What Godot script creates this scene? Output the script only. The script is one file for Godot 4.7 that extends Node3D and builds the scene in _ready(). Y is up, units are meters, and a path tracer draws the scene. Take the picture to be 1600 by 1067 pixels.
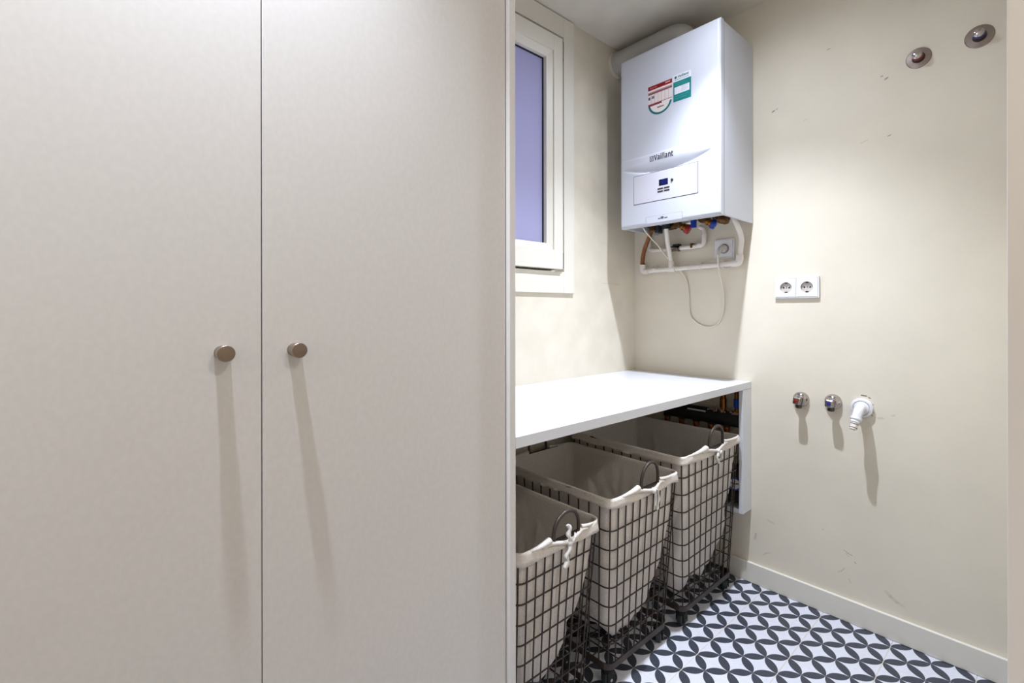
extends Node3D
# Laundry corner: X runs along the window wall towards the tap wall (X = 0), Z comes out from the window wall (Z = 0).

const CEIL := 2.313
const COUNTER := 0.8064
const FRONT := 0.549
const DOORZ := 0.537
var M := {}
var used := {}
var wire_noise := FastNoiseLite.new()

# ---------------------------------------------------------------- camera, light, exposure
func set_camera() -> void:
	var yaw := 0.8467
	var roll := 0.0012
	var fw := Vector3(cos(yaw), 0, -sin(yaw))
	var rt := Vector3(sin(yaw), 0, cos(yaw))
	var r2 := rt * cos(roll) - Vector3.UP * sin(roll)
	var u2 := rt * sin(roll) + Vector3.UP * cos(roll)
	var c := Camera3D.new()
	c.name = "camera"
	c.projection = Camera3D.PROJECTION_FRUSTUM
	c.near = 0.05
	c.far = 50.0
	var f := 746.97
	c.size = 2.0 * c.near * 533.5 / f
	c.frustum_offset = Vector2(0, c.near * (485.23 - 533.5) / f)
	c.transform = Transform3D(Basis(r2, u2, -fw), Vector3(-2.0005, 1.0934, 1.3548))
	c.current = true
	add_child(c)

func set_world() -> void:
	var e := Environment.new()
	e.background_mode = Environment.BG_SKY
	var sky := Sky.new()
	var sm := ProceduralSkyMaterial.new()
	sm.sky_top_color = Color(0.50, 0.49, 0.75)
	sm.sky_horizon_color = Color(0.54, 0.525, 0.78)
	sm.ground_bottom_color = Color(0.30, 0.29, 0.40)
	sm.ground_horizon_color = Color(0.50, 0.48, 0.75)
	sm.sky_energy_multiplier = 1.6
	sm.ground_energy_multiplier = 1.0
	sky.sky_material = sm
	e.sky = sky
	e.tonemap_mode = Environment.TONE_MAPPER_LINEAR
	e.tonemap_exposure = 0.79
	e.sdfgi_enabled = true
	e.ssao_enabled = true
	e.ssil_enabled = true
	var w := WorldEnvironment.new()
	w.name = "world"
	w.environment = e
	add_child(w)

# a recessed ceiling downlight: ring, glowing lens and the light just below it
func downlight(x: float, z: float, energy: float, label: String) -> void:
	var t := thing("ceiling_downlight", label, "ceiling light", Vector3(x, CEIL, z), "recessed downlights in the ceiling")
	var st := begin()
	lathe(st, [[0.0, 0.0], [0.045, 0.0], [0.045, -0.003], [0.034, -0.006], [0.030, -0.002], [0.0, -0.002]], Transform3D(), 32)
	part("trim_ring", st, M.white_plastic, t)
	st = begin()
	lathe(st, [[0.0, -0.0025], [0.0295, -0.0025], [0.0295, -0.0035], [0.0, -0.004]], Transform3D(), 24)
	part("lamp_lens", st, M.lamp, t)
	# the reflector's beam and the wider spill round it
	for k in [["downlight_beam", 47.0, 1.0], ["downlight_spill", 86.0, 0.17]]:
		var l := SpotLight3D.new()
		l.name = k[0]
		l.position = Vector3(0, -0.012, 0)
		l.rotation_degrees.x = -90
		l.spot_angle = k[1]
		l.spot_angle_attenuation = 1.0
		l.spot_range = 12.0
		l.spot_attenuation = 2.0
		l.light_energy = energy * k[2]
		l.light_color = Color(0.90, 0.935, 1.0)
		l.light_size = 0.019
		l.shadow_enabled = true
		t.add_child(l)

func added_hall_lamp(at: Vector3, energy: float) -> void:  # added fill lamp out of view, brightens the room through the doorway
	var t := thing("added_hall_fill_lamp", "added fill lamp, round white opal, out of view on the hall ceiling behind the doorway", "ceiling light", at, "")
	var st := begin()
	lathe(st, [[0.0, 0.0], [0.11, 0.0], [0.11, -0.015], [0.0, -0.015]], Transform3D(), 32)
	part("fill_lamp_base", st, M.white_plastic, t)
	st = begin()
	lathe(st, [[0.105, -0.015], [0.10, -0.035], [0.08, -0.055], [0.04, -0.066], [0.0, -0.069]], Transform3D(), 32)
	part("fill_lamp_shade", st, M.fill_lamp_soft, t)
	var l := AreaLight3D.new()
	l.name = "added_fill_light"
	l.position = Vector3(0, -0.075, 0)
	l.rotation_degrees.x = -90
	l.area_size = Vector2(0.2, 0.2)
	l.light_energy = energy
	l.light_color = Color(1.0, 0.97, 0.93)
	l.shadow_enabled = true
	t.add_child(l)

# ---------------------------------------------------------------- object helpers
func numbered(called: String) -> String:
	var n: int = used.get(called, 0)
	used[called] = n + 1
	return called if n == 0 else "%s_%03d" % [called, n]

func thing(called: String, label: String, category: String, at := Vector3.ZERO, group := "") -> Node3D:
	var o := Node3D.new()
	o.name = numbered(called)
	add_child(o)
	o.position = at
	o.set_meta("label", label)
	o.set_meta("category", category)
	if group != "":
		o.set_meta("group", group)
	return o

func tag(o: Node, label: String, category: String, group := "") -> void:
	o.set_meta("label", label)
	o.set_meta("category", category)
	if group != "":
		o.set_meta("group", group)

func part(called: String, st: SurfaceTool, m: Material, parent: Node, smooth := false) -> MeshInstance3D:
	if smooth:
		st.generate_normals()
	var o := MeshInstance3D.new()
	o.name = called
	o.mesh = st.commit()
	o.material_override = m
	parent.add_child(o, true)
	return o

func mesh_part(called: String, mesh: Mesh, m: Material, parent: Node, at := Vector3.ZERO) -> MeshInstance3D:
	var o := MeshInstance3D.new()
	o.name = called
	o.mesh = mesh
	o.material_override = m
	o.position = at
	parent.add_child(o, true)
	return o

func group_part(called: String, parent: Node) -> Node3D:
	var o := Node3D.new()
	o.name = called
	parent.add_child(o, true)
	return o

func structure(called: String, st: SurfaceTool, m: Material, label: String) -> MeshInstance3D:
	var o := part(called, st, m, self)
	o.set_meta("kind", "structure")
	o.set_meta("label", label)
	return o

# ---------------------------------------------------------------- shape helpers
func begin() -> SurfaceTool:
	var st := SurfaceTool.new()
	st.begin(Mesh.PRIMITIVE_TRIANGLES)
	return st

# a quad with its corners counter-clockwise seen from outside (Godot's front faces run clockwise)
func quad(st: SurfaceTool, v: Array, n: Array = [], uv: Array = []) -> void:
	var flat: Vector3 = (v[1] - v[0]).cross(v[2] - v[0]).normalized()
	if flat.length() < 0.5:
		flat = (v[2] - v[0]).cross(v[3] - v[0]).normalized()
	for i in [0, 2, 1, 0, 3, 2]:
		st.set_normal(n[i] if n.size() else flat)
		if uv.size():
			st.set_uv(uv[i])
		st.add_vertex(v[i])

# box with rounded edges
func box(st: SurfaceTool, a: Vector3, b: Vector3, r := 0.0, tr := Transform3D()) -> void:
	var lo := Vector3(minf(a.x, b.x), minf(a.y, b.y), minf(a.z, b.z))
	var hi := Vector3(maxf(a.x, b.x), maxf(a.y, b.y), maxf(a.z, b.z))
	var c := (lo + hi) / 2.0
	var h := (hi - lo) / 2.0
	r = minf(r, minf(h.x, minf(h.y, h.z)) * 0.98)
	for ax in 3:
		var u := (ax + 1) % 3
		var w := (ax + 2) % 3
		for s in [-1.0, 1.0]:
			if r <= 0.0:
				var p := []
				for k in [[-1, -1], [1, -1], [1, 1], [-1, 1]]:
					var q := Vector3.ZERO
					q[ax] = h[ax] * s
					q[u] = h[u] * k[0] * s
					q[w] = h[w] * k[1]
					p.append(tr * (q + c))
				quad(st, p)
				continue
			var gu := [-h[u], -h[u] + r, h[u] - r, h[u]]
			var gw := [-h[w], -h[w] + r, h[w] - r, h[w]]
			for i in 3:
				for j in 3:
					var vs := []
					var ns := []
					for k in [[i, j], [i + 1, j], [i + 1, j + 1], [i, j + 1]]:
						var q := Vector3.ZERO
						q[ax] = h[ax] * s
						q[u] = gu[k[0]]
						q[w] = gw[k[1]]
						var inner := q.clamp(-(h - Vector3(r, r, r)), h - Vector3(r, r, r))
						var d := (q - inner).normalized()
						vs.append(tr * (c + inner + d * r))
						ns.append((tr.basis * d).normalized())
					if s < 0:
						vs.reverse()
						ns.reverse()
					quad(st, vs, ns)

# turned shape: profile of [radius, height] pairs from one end to the other, about local Y
func lathe(st: SurfaceTool, prof: Array, tr := Transform3D(), sides := 20, smooth := false) -> void:
	var seg := []
	for i in prof.size() - 1:
		var d := Vector2(prof[i + 1][0] - prof[i][0], prof[i + 1][1] - prof[i][1])
		seg.append(Vector2(d.y, -d.x).normalized())
	# make sure that normals point out of the solid: use the signed area of the profile
	var area := 0.0
	for i in prof.size() - 1:
		area += prof[i][0] * prof[i + 1][1] - prof[i + 1][0] * prof[i][1]
	var dy: float = prof[-1][1] - prof[0][1]
	var side := 1.0 if (area >= 0.0 if absf(area) > 1e-9 else dy >= 0) else -1.0
	for i in prof.size() - 1:
		var n0: Vector2 = seg[i] * side
		var n1: Vector2 = n0
		if smooth:
			if i > 0:
				n0 = (seg[i] + seg[i - 1]).normalized() * side
			if i < seg.size() - 1:
				n1 = (seg[i] + seg[i + 1]).normalized() * side
		for k in sides:
			var t0 := TAU * k / sides
			var t1 := TAU * (k + 1) / sides
			var vs := []
			var ns := []
			for e in [[i, t0, n0], [i, t1, n0], [i + 1, t1, n1], [i + 1, t0, n1]]:
				var ra: float = prof[e[0]][0]
				var ang: float = e[1]
				var nn: Vector2 = e[2]
				vs.append(tr * Vector3(ra * sin(ang), prof[e[0]][1], ra * cos(ang)))
				ns.append((tr.basis * Vector3(nn.x * sin(ang), nn.y, nn.x * cos(ang))).normalized())
			if side < 0:
				vs.reverse()
				ns.reverse()
			quad(st, vs, ns)

# transform whose local Y points along dir
func axis_at(o: Vector3, dir: Vector3) -> Transform3D:
	var y := dir.normalized()
	var x := y.cross(Vector3(0.31, 0.2, 0.93))
	if x.length() < 0.05:
		x = y.cross(Vector3.RIGHT)
	x = x.normalized()
	return Transform3D(Basis(x, y, x.cross(y)), o)

# round bar along points; rad is a number or one radius per point
func tube(st: SurfaceTool, pts: Array, rad, sides := 8, closed := false, caps := true, squash := 1.0, col: Array = []) -> void:
	var n := pts.size()
	var rings := []
	var normals := []
	var prev := Vector3.ZERO
	var side := Vector3.ZERO
	for i in n:
		var a: Vector3 = pts[(i - 1 + n) % n] if closed or i > 0 else pts[i]
		var b: Vector3 = pts[(i + 1) % n] if closed or i < n - 1 else pts[i]
		var d := (b - a).normalized()
		if i == 0:
			side = d.cross(Vector3.UP)
			if side.length() < 0.1:
				side = d.cross(Vector3(0, 0, 1))
			side = side.normalized()
		else:
			side = (side - d * side.dot(d)).normalized()
		var up := side.cross(d)
		var r: float = rad[i] if rad is Array else rad
		var ring := []
		var nr := []
		for k in sides:
			var t := TAU * k / sides
			var v := side * cos(t) + up * sin(t) * squash
			ring.append(pts[i] + v * r)
			nr.append(v.normalized())
		rings.append(ring)
		normals.append(nr)
		prev = d
	var last := n if closed else n - 1
	for i in last:
		var j := (i + 1) % n
		for k in sides:
			var l := (k + 1) % sides
			if col.size():
				for e in [[i, k], [i, l], [j, l], [i, k], [j, l], [j, k]]:
					st.set_color(col[e[0]][e[1]])
					st.set_normal(normals[e[0]][e[1]])
					st.add_vertex(rings[e[0]][e[1]])
			else:
				quad(st, [rings[i][l], rings[i][k], rings[j][k], rings[j][l]], [normals[i][l], normals[i][k], normals[j][k], normals[j][l]])
	if caps and not closed:
		for e in [[0, -1.0], [n - 1, 1.0]]:
			var c: Vector3 = pts[e[0]]
			for k in sides:
				var l := (k + 1) % sides
				var vs := [c, rings[e[0]][k], rings[e[0]][l], c]
				if e[1] > 0:
					vs = [c, rings[e[0]][l], rings[e[0]][k], c]
				quad(st, vs)

# smooth curve through points
func curve(pts: Array, steps := 6) -> Array:
	var out := []
	for i in pts.size() - 1:
		var p0: Vector3 = pts[maxi(i - 1, 0)]
		var p1: Vector3 = pts[i]
		var p2: Vector3 = pts[i + 1]
		var p3: Vector3 = pts[mini(i + 2, pts.size() - 1)]
		for s in steps:
			out.append(p1.cubic_interpolate(p2, p0, p3, float(s) / steps))
	out.append(pts[-1])
	return out

# grid of points, smooth when generate_normals follows; closed joins the last column to the first
func grid(st: SurfaceTool, rows: Array, closed := false) -> void:
	st.set_smooth_group(0)
	for i in rows.size() - 1:
		var m: int = rows[i].size()
		for k in (m if closed else m - 1):
			var l := (k + 1) % m
			var v := [rows[i][k], rows[i][l], rows[i + 1][l], rows[i + 1][k]]
			for e in [0, 2, 1, 0, 3, 2]:
				st.add_vertex(v[e])

func text(s: String, size: float, m: Material, parent: Node, at: Vector3, called: String, width := 0.0) -> void:
	var tm := TextMesh.new()
	var f := SystemFont.new()
	f.font_names = PackedStringArray(["Droid Sans"])
	f.font_weight = 700
	tm.font = f
	tm.text = s
	tm.font_size = 64
	tm.pixel_size = size / 64.0
	tm.depth = 0.0006
	tm.curve_step = 2.0
	var o := mesh_part(called, tm, m, parent, at)
	o.rotation_degrees.y = -90
	if width > 0.0:
		var w := tm.get_aabb().size.x
		if w > 0.0:
			o.scale = Vector3(width / w, 1, 1)

# ---------------------------------------------------------------- materials
func mat(called: String, c: Color, rough := 0.6, metal := 0.0) -> StandardMaterial3D:
	var m := StandardMaterial3D.new()
	m.resource_name = called
	m.albedo_color = c
	m.roughness = rough
	m.metallic = metal
	M[called] = m
	return m

func noise_tex(freq: float, ramp: Array, octaves := 4, sd := 1, size := 512) -> NoiseTexture2D:
	var n := FastNoiseLite.new()
	n.seed = sd
	n.frequency = freq
	n.fractal_octaves = octaves
	var t := NoiseTexture2D.new()
	t.width = size
	t.height = size
	t.seamless = true
	t.noise = n
	if ramp.size():
		var g := Gradient.new()
		g.offsets = PackedFloat32Array([0.25, 0.75])
		g.colors = PackedColorArray(ramp)
		t.color_ramp = g
	return t

func triplanar(m: StandardMaterial3D, tex: Texture2D, per_metre: float) -> void:
	m.albedo_texture = tex
	m.uv1_triplanar = true
	m.uv1_world_triplanar = true
	m.uv1_scale = Vector3.ONE * per_metre

func relief(m: StandardMaterial3D, tex: Texture2D, cm: float) -> void:
	m.heightmap_enabled = true
	m.heightmap_texture = tex
	m.heightmap_scale = cm

func make_materials() -> void:
	var plaster := noise_tex(0.012, [Color(0.965, 0.965, 0.962), Color(1, 1, 1)], 5, 3)
	var bumps := noise_tex(0.03, [], 4, 8)
	var m := mat("wall_paint", Color(0.903, 0.871, 0.804), 0.75)
	triplanar(m, plaster, 0.9)
	m = mat("ceiling_paint", Color(0.890, 0.865, 0.815), 0.85)
	triplanar(m, plaster, 0.9)
	mat("frame_paint", Color(0.905, 0.888, 0.840), 0.45)
	mat("baseboard_paint", Color(0.885, 0.868, 0.825), 0.45)
	mat("jamb_paint", Color(0.89, 0.862, 0.825), 0.5)
	m = mat("door_laminate", Color(0.850, 0.838, 0.828), 0.55)
	var fibre := noise_tex(0.05, [Color(0.985, 0.985, 0.985), Color(1, 1, 1)], 5, 12)
	m.albedo_texture = fibre
	m.uv1_triplanar = true
	m.uv1_world_triplanar = true
	m.uv1_scale = Vector3(3.2, 2.2, 3.2)
	m.uv1_triplanar_sharpness = 4.0
	mat("edge_laminate", Color(0.855, 0.842, 0.83), 0.4)
	mat("counter_laminate", Color(0.865, 0.873, 0.895), 0.28)
	mat("white_plastic", Color(0.90, 0.90, 0.91), 0.35)
	mat("pipe_plastic", Color(0.90, 0.875, 0.845), 0.45)
	mat("socket_plastic", Color(0.905, 0.90, 0.915), 0.35)
	mat("socket_well", Color(0.80, 0.775, 0.755), 0.4)
	mat("hole_black", Color(0.03, 0.028, 0.026), 0.6)
	mat("boiler_enamel", Color(0.775, 0.785, 0.82), 0.30)
	mat("boiler_flap", Color(0.79, 0.788, 0.82), 0.35)
	mat("boiler_inside", Color(0.50, 0.49, 0.50), 0.5)
	mat("seam_grey", Color(0.34, 0.33, 0.36), 0.6)
	mat("letter_dark", Color(0.17, 0.15, 0.16), 0.4)
	mat("letter_teal", Color(0.02, 0.36, 0.37), 0.5)
	mat("letter_grey", Color(0.42, 0.43, 0.45), 0.5)
	m = mat("screen_blue", Color(0.03, 0.06, 0.30), 0.15)
	m.emission_enabled = true
	m.emission = Color(0.05, 0.12, 0.75)
	m.emission_energy_multiplier = 0.12
	mat("screen_dark", Color(0.04, 0.05, 0.14), 0.15)
	mat("knob_steel", Color(0.62, 0.565, 0.52), 0.38, 1.0)
	mat("chrome", Color(0.74, 0.715, 0.71), 0.12, 1.0)
	mat("brushed_chrome", Color(0.60, 0.555, 0.535), 0.30, 1.0)
	mat("dark_chrome", Color(0.36, 0.34, 0.33), 0.25, 1.0)
	mat("red_mark", Color(0.58, 0.07, 0.06), 0.35)
	mat("blue_mark", Color(0.06, 0.14, 0.55), 0.35)
	mat("brass", Color(0.52, 0.34, 0.16), 0.32, 1.0)
	mat("old_brass", Color(0.37, 0.27, 0.17), 0.45, 0.9)
	mat("copper", Color(0.64, 0.35, 0.18), 0.3, 1.0)
	mat("black_rubber", Color(0.035, 0.034, 0.032), 0.7)
	mat("slate_plastic", Color(0.17, 0.20, 0.22), 0.5)
	m = mat("foam_black", Color(0.045, 0.042, 0.036), 0.75)
	mat("blue_plastic", Color(0.03, 0.22, 0.62), 0.35)
	mat("crumb", Color(0.66, 0.53, 0.46), 0.9)
	m = mat("cable_white", Color(0.92, 0.885, 0.83), 0.5)
	m = mat("rust_hose", Color(1, 1, 1), 0.6)
	m.vertex_color_use_as_albedo = true
	mat("flue_metal", Color(0.70, 0.695, 0.68), 0.45)
	mat("sealant", Color(0.84, 0.80, 0.74), 0.7)
	m = mat("wire_metal", Color(0.26, 0.225, 0.20), 0.45, 0.55)
	m = mat("bar_metal", Color(0.30, 0.265, 0.245), 0.45, 0.55)
	m = mat("cotton", Color(0.905, 0.875, 0.845), 0.95)
	var weave := noise_tex(0.09, [Color(0.93, 0.93, 0.925), Color(1, 1, 1)], 4, 21)
	triplanar(m, weave, 3.0)
	m.rim_enabled = true
	m.rim = 0.15
	m.backlight_enabled = true
	m.backlight = Color(0.30, 0.28, 0.26)
	m = mat("cotton_tape", Color(0.90, 0.885, 0.865), 0.9)
	mat("grout", Color(0.80, 0.765, 0.71), 0.9)
	m = mat("tile_glaze", Color(1, 1, 1), 0.42)
	m.albedo_texture = tile_print()
	m = mat("tile_side", Color(0.62, 0.62, 0.64), 0.6)
	m = mat("hall_floor", Color(0.62, 0.54, 0.45), 0.5)
	m = mat("frosted_glass", Color(0.74, 0.74, 0.86), 0.22)
	m.backlight_enabled = true
	m.backlight = Color(1, 1, 1)
	mat("glazing_gasket", Color(0.13, 0.12, 0.16), 0.6)
	mat("hinge_metal", Color(0.55, 0.53, 0.50), 0.35, 1.0)
	m = mat("lamp", Color(1, 1, 1), 0.5)
	m.emission_enabled = true
	m.emission = Color(0.96, 0.98, 1.0)
	m.emission_energy_multiplier = 2.0
	m = mat("fill_lamp_soft", Color(1, 1, 1), 0.5)  # glowing shade of the added hall fill lamp
	m.emission_enabled = true
	m.emission = Color(1.0, 0.96, 0.9)
	m.emission_energy_multiplier = 1.0
	m = mat("tap_wall_paint", Color(0.903, 0.871, 0.804), 0.75)
	m.albedo_texture = tap_wall_print()
	m.texture_repeat = false
	m = mat("service_sticker", Color(1, 1, 1), 0.45)
	m.albedo_texture = service_print()
	m.texture_repeat = false
	m = mat("maker_sticker", Color(1, 1, 1), 0.45)
	m.albedo_texture = maker_print()
	m.texture_repeat = false

# printed pattern of one 20 cm floor tile: dark petals along the diagonals of 10 cm cells
func tile_print() -> ImageTexture:
	var n := 640
	var im := Image.create(n, n, false, Image.FORMAT_RGB8)
	var nz := FastNoiseLite.new()
	nz.seed = 5
	nz.frequency = 0.02
	var l := 0.0707 * 0.995
	var h := 0.0143
	var r := (l * l / 4.0 + h * h) / (2.0 * h)
	var px := 0.2 / n
	for j in n:
		for i in n:
			var x := fmod((i + 0.5) * px, 0.1)
			var z := fmod((j + 0.5) * px, 0.1)
			x = absf(x - 0.05)
			z = absf(z - 0.05)
			var t := (x + z) * 0.70711
			var w := absf(x - z) * 0.70711
			var d := t - 0.03535
			var edge := (sqrt(maxf(r * r - d * d, 0.0)) - (r - h)) - w
			if absf(d) > l / 2.0:
				edge = minf(edge, l / 2.0 - absf(d))
			var k := clampf(edge / px + 0.5, 0.0, 1.0)
			var g := nz.get_noise_2d(i, j) * 0.02
			im.set_pixel(i, j, Color(0.845 + g, 0.85 + g, 0.885 + g).lerp(Color(0.235 + g, 0.25 + g, 0.29 + g), k))
	return ImageTexture.create_from_image(im)

func stroke(im: Image, a: Vector2, b: Vector2, w: float, c: Color, strength: float) -> void:
	var lo := Vector2(minf(a.x, b.x), minf(a.y, b.y)) - Vector2(w, w) * 2
	var hi := Vector2(maxf(a.x, b.x), maxf(a.y, b.y)) + Vector2(w, w) * 2
	for j in range(maxi(int(lo.y), 0), mini(int(hi.y) + 1, im.get_height())):
		for i in range(maxi(int(lo.x), 0), mini(int(hi.x) + 1, im.get_width())):
			var p := Vector2(i, j)
			var q := Geometry2D.get_closest_point_to_segment(p, a, b)
			var k := clampf(1.3 - p.distance_to(q) / w, 0.0, 1.0) * strength
			if k > 0.0:
				im.set_pixel(i, j, im.get_pixel(i, j).lerp(c, k))

# scuffs and chips seen on the tap wall, over an even coat of paint; one unit of U is Z 0..1.45, of V is Y from CEIL down to 0
func tap_wall_print() -> ImageTexture:
	var ppm := 620.0
	var w := int(1.45 * ppm)
	var h := int(CEIL * ppm)
	var im := Image.create(w, h, false, Image.FORMAT_RGB8)
	var nz := FastNoiseLite.new()
	nz.seed = 9
	nz.frequency = 0.006
	nz.fractal_octaves = 5
	for j in h:
		for i in w:
			var g := 0.985 + nz.get_noise_2d(i, j) * 0.022
			im.set_pixel(i, j, Color(g, g, g * 0.998))
	var dark := Color(0.30, 0.26, 0.22)
	var soft := Color(0.62, 0.58, 0.54)
	# each: Z, Y of the two ends, width in mm, tone, strength
	var marks := [
		[0.629, 1.868, 0.637, 1.872, 3.2, dark, 0.9], [0.643, 1.874, 0.648, 1.877, 2.5, dark, 0.45],
		[0.972, 1.882, 0.975, 1.882, 4.0, dark, 0.45], [0.982, 1.868, 0.990, 1.872, 3.0, dark, 0.7],
		[0.990, 1.676, 0.997, 1.678, 3.0, dark, 0.4], [0.915, 1.672, 0.935, 1.678, 3.0, soft, 0.2],
		[0.738, 1.800, 0.746, 1.806, 2.0, soft, 0.4], [0.815, 2.036, 0.823, 2.037, 3.0, dark, 0.3],
		[0.864, 0.246, 0.876, 0.239, 2.4, dark, 0.28], [0.876, 0.239, 0.888, 0.235, 2.4, dark, 0.32], [0.870, 0.236, 0.878, 0.228, 2.6, dark, 0.12],
		[0.896, 0.215, 0.899, 0.211, 2.6, dark, 0.35], [0.846, 0.160, 0.856, 0.168, 2.6, soft, 0.3], [0.856, 0.168, 0.866, 0.182, 2.6, soft, 0.35],
		[0.878, 0.150, 0.884, 0.138, 3.0, soft, 0.25], [0.984, 0.150, 0.996, 0.139, 9.0, soft, 0.14], [0.996, 0.139, 1.012, 0.128, 10.0, soft, 0.16], [1.012, 0.128, 1.030, 0.122, 9.0, soft, 0.10],
		[0.594, 0.126, 0.606, 0.138, 3.4, soft, 0.22], [0.606, 0.138, 0.622, 0.143, 3.2, soft, 0.2],
		[0.612, 0.268, 0.632, 0.262, 8.0, Color(0.75, 0.64, 0.62), 0.2], [0.798, 0.296, 0.800, 0.296, 2.5, dark, 0.35],
		[0.566, 0.200, 0.562, 0.178, 7.0, Color(0.66, 0.58, 0.47), 0.3],
		[0.916, 0.7995, 0.930, 0.799, 3.4, dark, 0.95], [0.936, 0.795, 0.941, 0.793, 3.0, dark, 0.8], [0.947, 0.772, 0.948, 0.771, 3.4, dark, 0.9],
		[0.9475, 0.760, 0.948, 0.744, 2.6, dark, 0.8], [0.944, 0.738, 0.946, 0.734, 3.0, dark, 0.6], [0.962, 0.728, 0.975, 0.730, 6.0, soft, 0.2], [1.000, 0.742, 1.006, 0.745, 6.0, soft, 0.18]]
	for k in marks:
		stroke(im, Vector2(k[0] * ppm, (CEIL - k[1]) * ppm), Vector2(k[2] * ppm, (CEIL - k[3]) * ppm), k[4] * 0.001 * ppm * 0.6, k[5], k[6])
	return ImageTexture.create_from_image(im)

# print of the service record sticker: dark red head, ruled table, teal arc at the foot
func service_print() -> ImageTexture:
	var w := 220
	var h := 252
	var im := Image.create(w, h, false, Image.FORMAT_RGB8)
	var paper := Color(0.88, 0.84, 0.83)
	var red := Color(0.50, 0.03, 0.07)
	var line := Color(0.62, 0.47, 0.49)
	im.fill(paper)
	im.fill_rect(Rect2i(0, 0, w, 34), red)
	im.fill_rect(Rect2i(16, 14, 66, 6), Color(0.72, 0.42, 0.42))
	im.fill_rect(Rect2i(160, 10, 44, 8), Color(0.85, 0.70, 0.68))
	im.fill_rect(Rect2i(0, 48, w, 10), Color(0.68, 0.50, 0.50))
	im.fill_rect(Rect2i(0, 58, w, 14), Color(0.46, 0.30, 0.31))
	for i in 7:
		im.fill_rect(Rect2i(28 + i * 32, 72, 2, 76), line)
	for i in 8:
		im.fill_rect(Rect2i(0, 80 + i * 10, w, 1), line)
	im.fill_rect(Rect2i(2, 88, 20, 24), Color(0.40, 0.37, 0.40))
	im.fill_rect(Rect2i(34, 86, 24, 22), Color(0.44, 0.42, 0.46))
	im.fill_rect(Rect2i(0, 148, w, 5), Color(0.50, 0.18, 0.22))
	im.fill_rect(Rect2i(0, 153, 128, 14), Color(0.50, 0.18, 0.22))
	for j in range(167, h):
		for i in w:
			var p := Vector2(i - 110.0, (j - 148.0))
			if Vector2(p.x / 110.0, p.y / 104.0).length() > 0.84:
				im.set_pixel(i, j, Color(0.02, 0.40, 0.41))
	return ImageTexture.create_from_image(im)

# print of the maker's sticker: pale head, teal field, pale inset panel
func maker_print() -> ImageTexture:
	var w := 160
	var h := 210
	var im := Image.create(w, h, false, Image.FORMAT_RGB8)
	var teal := Color(0.02, 0.46, 0.45)
	im.fill(Color(0.86, 0.87, 0.90))
	im.fill_rect(Rect2i(0, 54, w, h - 54), teal)
	im.fill_rect(Rect2i(10, 96, 136, 56), Color(0.86, 0.87, 0.90))
	for i in 4:
		im.fill_rect(Rect2i(72, 103 + i * 11, 62 - (i % 2) * 14, 4), Color(0.66, 0.70, 0.76))
	for k in [[12, 66, 96], [12, 80, 120], [12, 168, 130], [12, 184, 110]]:
		im.fill_rect(Rect2i(k[0], k[1], k[2], 3), Color(0.30, 0.62, 0.62))
	return ImageTexture.create_from_image(im)

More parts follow.
